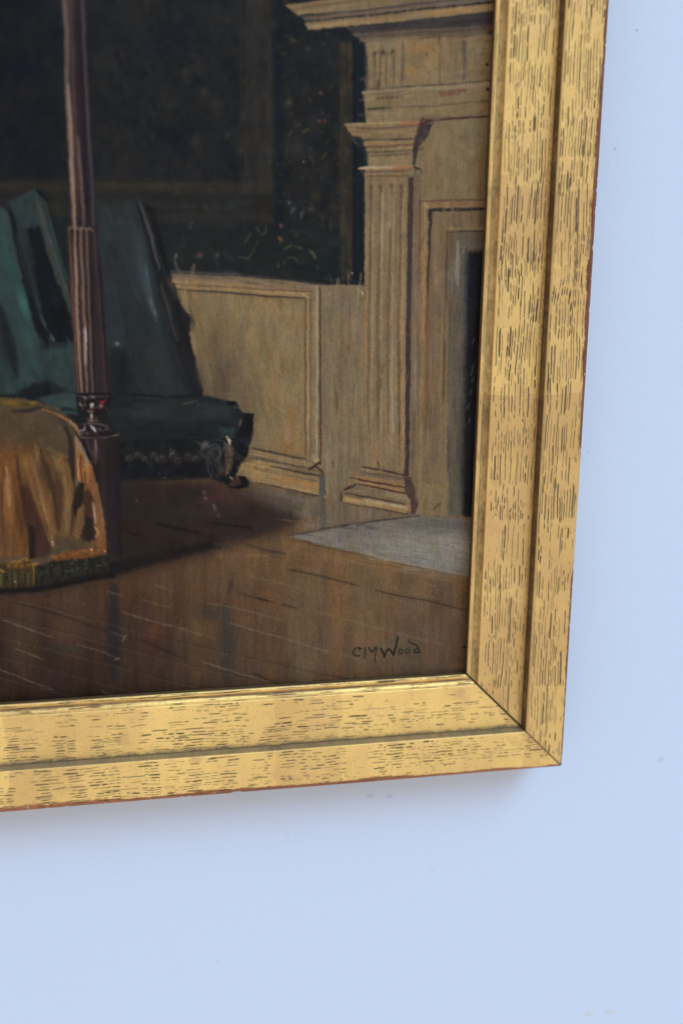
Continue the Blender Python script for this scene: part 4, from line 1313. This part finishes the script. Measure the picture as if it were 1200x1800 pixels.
for _ in range(26):
    x = r_.uniform(70, 188)
    blob(x, 1004 - (x - 70) * .16 + r_.uniform(-10, 10), r_.uniform(2, 5), r_.uniform(1, 2.4), (74, 78, 74), r_.uniform(.3, .6), -10)
line([(-200, 1048), (0, 1040), (70, 1036), (150, 1020), (200, 1012)], 9, (27, 26, 28), .8, 4)
for x, y, c_ in [(162, 966, (190, 150, 110)), (92, 953, (176, 140, 120)), (92, 958, (150, 110, 90)), (185, 968, (160, 120, 90)), (27, 1022, (120, 116, 106))]:
    blob(x, y, 2.2, 2.2, c_, .8, 0, .3)

# ---- signature
SG = (32, 40, 40)
for s, w, al in [([(635, 1140), (629, 1138), (624, 1140), (620, 1145), (621, 1150), (626, 1153), (632, 1152)], 2.4, .95), ([(633, 1140), (631, 1142)], 3, .9),
                 ([(642, 1138), (641, 1146), (640, 1157)], 2, .85), ([(648, 1139), (651, 1144), (654, 1146), (658, 1140), (661, 1137), (662, 1141)], 2.6, .95),
                 ([(661, 1139), (660, 1148), (658, 1157), (660, 1163)], 2.2, .9), ([(641, 1148), (644, 1147)], 1.6, .4),
                 ([(669, 1140), (673, 1147), (675, 1153), (679, 1144), (683, 1140), (689, 1147), (691, 1151), (695, 1138), (699, 1120)], 3.0, 1),
                 ([(691, 1150), (695, 1137), (699, 1121)], 2.6, .9), ([(675, 1153), (676, 1156)], 2.2, .8),
                 ([(702, 1141), (700, 1145), (702, 1149), (706, 1148), (708, 1144), (706, 1141)], 2.2, .9), ([(706, 1141), (702, 1141)], 1.5, .45), ([(714, 1140), (712, 1144), (714, 1148), (718, 1147), (720, 1143), (718, 1140)], 2.2, .9), ([(718, 1140), (714, 1140)], 1.5, .45),
                 ([(717, 1127), (724, 1131), (732, 1134), (735, 1140), (736, 1147)], 2.6, .95), ([(733, 1140), (728, 1142), (727, 1146), (732, 1147), (738, 1146)], 2.4, .95)]:
    line(s, w, SG, al, .75, .05, 0, warp=False, taper=False)
poly([(660, 1136), (700, 1122), (720, 1126), (716, 1140), (680, 1140)], (86, 84, 72), 8, .45)
for s, w, al in [([(669, 1140), (673, 1147), (675, 1153), (679, 1144), (683, 1140), (689, 1147), (691, 1151), (695, 1138), (699, 1120)], 3.0, 1)]:
    line(s, w, SG, al, .75, .05, 0, warp=False, taper=False)

# ---- broken colour, bristle marks and thread over everything
bri = fbm(PX / 2.2, PY / 16, 801, 2)
spk = noise(PX / 1.9, PY / 1.9, 803)
lum = C.mean(-1)
C *= (1 + (.055 * bri + .05 * spk) * sstep(.08, .3, lum) + .02 * spk)[..., None]
C *= (1 + .05 * fbm(PX / 22, PY / 22, 805))[..., None]
wc = fbm(PX / 9, PY / 40, 821) * .6 + fbm(PX / 40, PY / 30, 822) * .6
C *= (1 + wc[..., None] * np.array([.045, .0, -.065]))
md = fbm(PX / 26, PY / 60, 823)
C *= (1 + .06 * md)[..., None]
r_ = np.random.default_rng(77)
for _ in range(90):
    blob(r_.uniform(-150, 840), r_.uniform(-150, 1200), r_.uniform(.7, 1.2), r_.uniform(.7, 1.2), (130, 130, 130), r_.uniform(.1, .35), hard=.3)
HGT += .02 * fbm(PX / 3, PY / 12, 807)

# pigment reflectance of the colours named above
PIG_GAIN, PIG_BASE = np.array([1.28, 1.13, 0.965]), np.array([.0106, .0106, .0112])
ALB = np.clip((lin(np.clip(C, 0, 1)) - PIG_BASE) * PIG_GAIN, 0.0012, .9)

cm, nt, bs = mat('oil_on_canvas')
B = NB(nt)
tc = B.n('ShaderNodeTexCoord').outputs['Object']
at = B.n('ShaderNodeAttribute', attribute_name='paint')
fine = B.noise(tc, 1500, 2)
colr = B.mix(0.10, at.outputs['Color'], B.mix(fine, (0.0, 0.0, 0.0, 1), (.5, .5, .5, 1)), 'OVERLAY')
nt.links.new(colr, bs.inputs['Base Color'])
w1 = B.n('ShaderNodeTexWave', wave_type='BANDS', bands_direction='X')
w2 = B.n('ShaderNodeTexWave', wave_type='BANDS', bands_direction='Z')
for w_ in (w1, w2):
    nt.links.new(tc, w_.inputs['Vector'])
    w_.inputs['Scale'].default_value = 360
    w_.inputs['Distortion'].default_value = 1.2
    w_.inputs['Detail'].default_value = 1.0
weave = B.math('ADD', B.math('MULTIPLY', w1.outputs['Fac'], .65), B.math('MULTIPLY', w2.outputs['Fac'], .4))
patch = B.ramp(B.noise(tc, 14, 2), .3, .7)
weave = B.math('MULTIPLY', weave, B.mixf(patch, .35, 1.0))
bp = B.n('ShaderNodeBump')
bp.inputs['Strength'].default_value = 0.8
bp.inputs['Distance'].default_value = 0.00022
nt.links.new(B.math('ADD', weave, B.math('MULTIPLY', fine, .8)), bp.inputs['Height'])
nt.links.new(bp.outputs[0], bs.inputs['Normal'])
bs.inputs['Roughness'].default_value = 0.42
bs.inputs['Specular IOR Level'].default_value = 0.14

k = len(ga)
rows = len(gb)
depth = CAN_D - np.clip(HGT * 1.8, -.2, .4) + .35 * fbm(GA / 120, GB / 120, 811)
Vv = np.stack([-GA * MM, depth * MM, GB * MM], -1).reshape(-1, 3)
idx = np.arange(rows * k).reshape(rows, k)
q = np.stack([idx[:-1, :-1], idx[1:, :-1], idx[1:, 1:], idx[:-1, 1:]], -1).reshape(-1, 4)
# the cloth has a back: turn the border round the stretcher
bvert = np.concatenate([idx[0, :], idx[1:, -1], idx[-1, -2::-1], idx[-2:0:-1, 0]])
nb = len(bvert)
Vb = Vv[bvert].copy()
Vb[:, 1] = 20 * MM
n0 = len(Vv)
back = np.arange(nb) + n0
q2 = np.stack([bvert, np.roll(bvert, -1), np.roll(back, -1), back], -1)
paint = np.concatenate([ALB.reshape(-1, 3), np.ones((rows * k, 1))], 1)
paint = np.concatenate([paint, np.tile([[.3, .25, .18, 1]], (nb, 1))], 0)
me = mesh_from_grid('canvas', np.concatenate([Vv, Vb]), np.concatenate([q, q2]), {'paint': paint}, [back[::-1]])
me.shade_smooth()
canvas = link('canvas', me, root, cm)
canvas['label'] = 'canvas painted with a dim room, bed post, teal chairs and pale chimney piece, signed at lower right'

# ---- small dark pins at the edge of the canvas
pm, nt, bs = mat('dark_iron')
B = NB(nt)
pn = B.noise(B.n('ShaderNodeTexCoord').outputs['Object'], 900, 2)
nt.links.new(B.mix(pn, (0.006, 0.006, 0.006, 1), (0.02, 0.016, 0.012, 1)), bs.inputs['Base Color'])
bs.inputs['Roughness'].default_value = 0.6
pv, pf = [], []
for i, (rr, dd) in enumerate(((0.85, .3), (0.80, -.25), (0.5, -.6))):
    for j in range(10):
        t = j / 10 * 2 * math.pi
        pv.append((rr * MM * math.cos(t), dd * MM, rr * MM * math.sin(t)))
for i in range(2):
    for j in range(10):
        pf.append((i * 10 + j, (i + 1) * 10 + j, (i + 1) * 10 + (j + 1) % 10, i * 10 + (j + 1) % 10))
pin_me = mesh_from_grid('pin', pv, pf, None, [list(range(20, 30))[::-1], list(range(10))])
pin_me.materials.append(pm)
for px, py in ((855.5, 113), (856.5, 157), (861, 57), (815, 1138)):
    d = ROT.T @ np.array([(px - 600) / FPX, (py - 900) / FPX, 1.0])
    P = CPOS + d * ((CAN_D - .3 - CPOS[2]) / d[2])
    o = bpy.data.objects.new('pin', pin_me)
    scene.collection.objects.link(o)
    o.parent = canvas
    o.location = (P[0] * MM, P[2] * MM, -P[1] * MM)
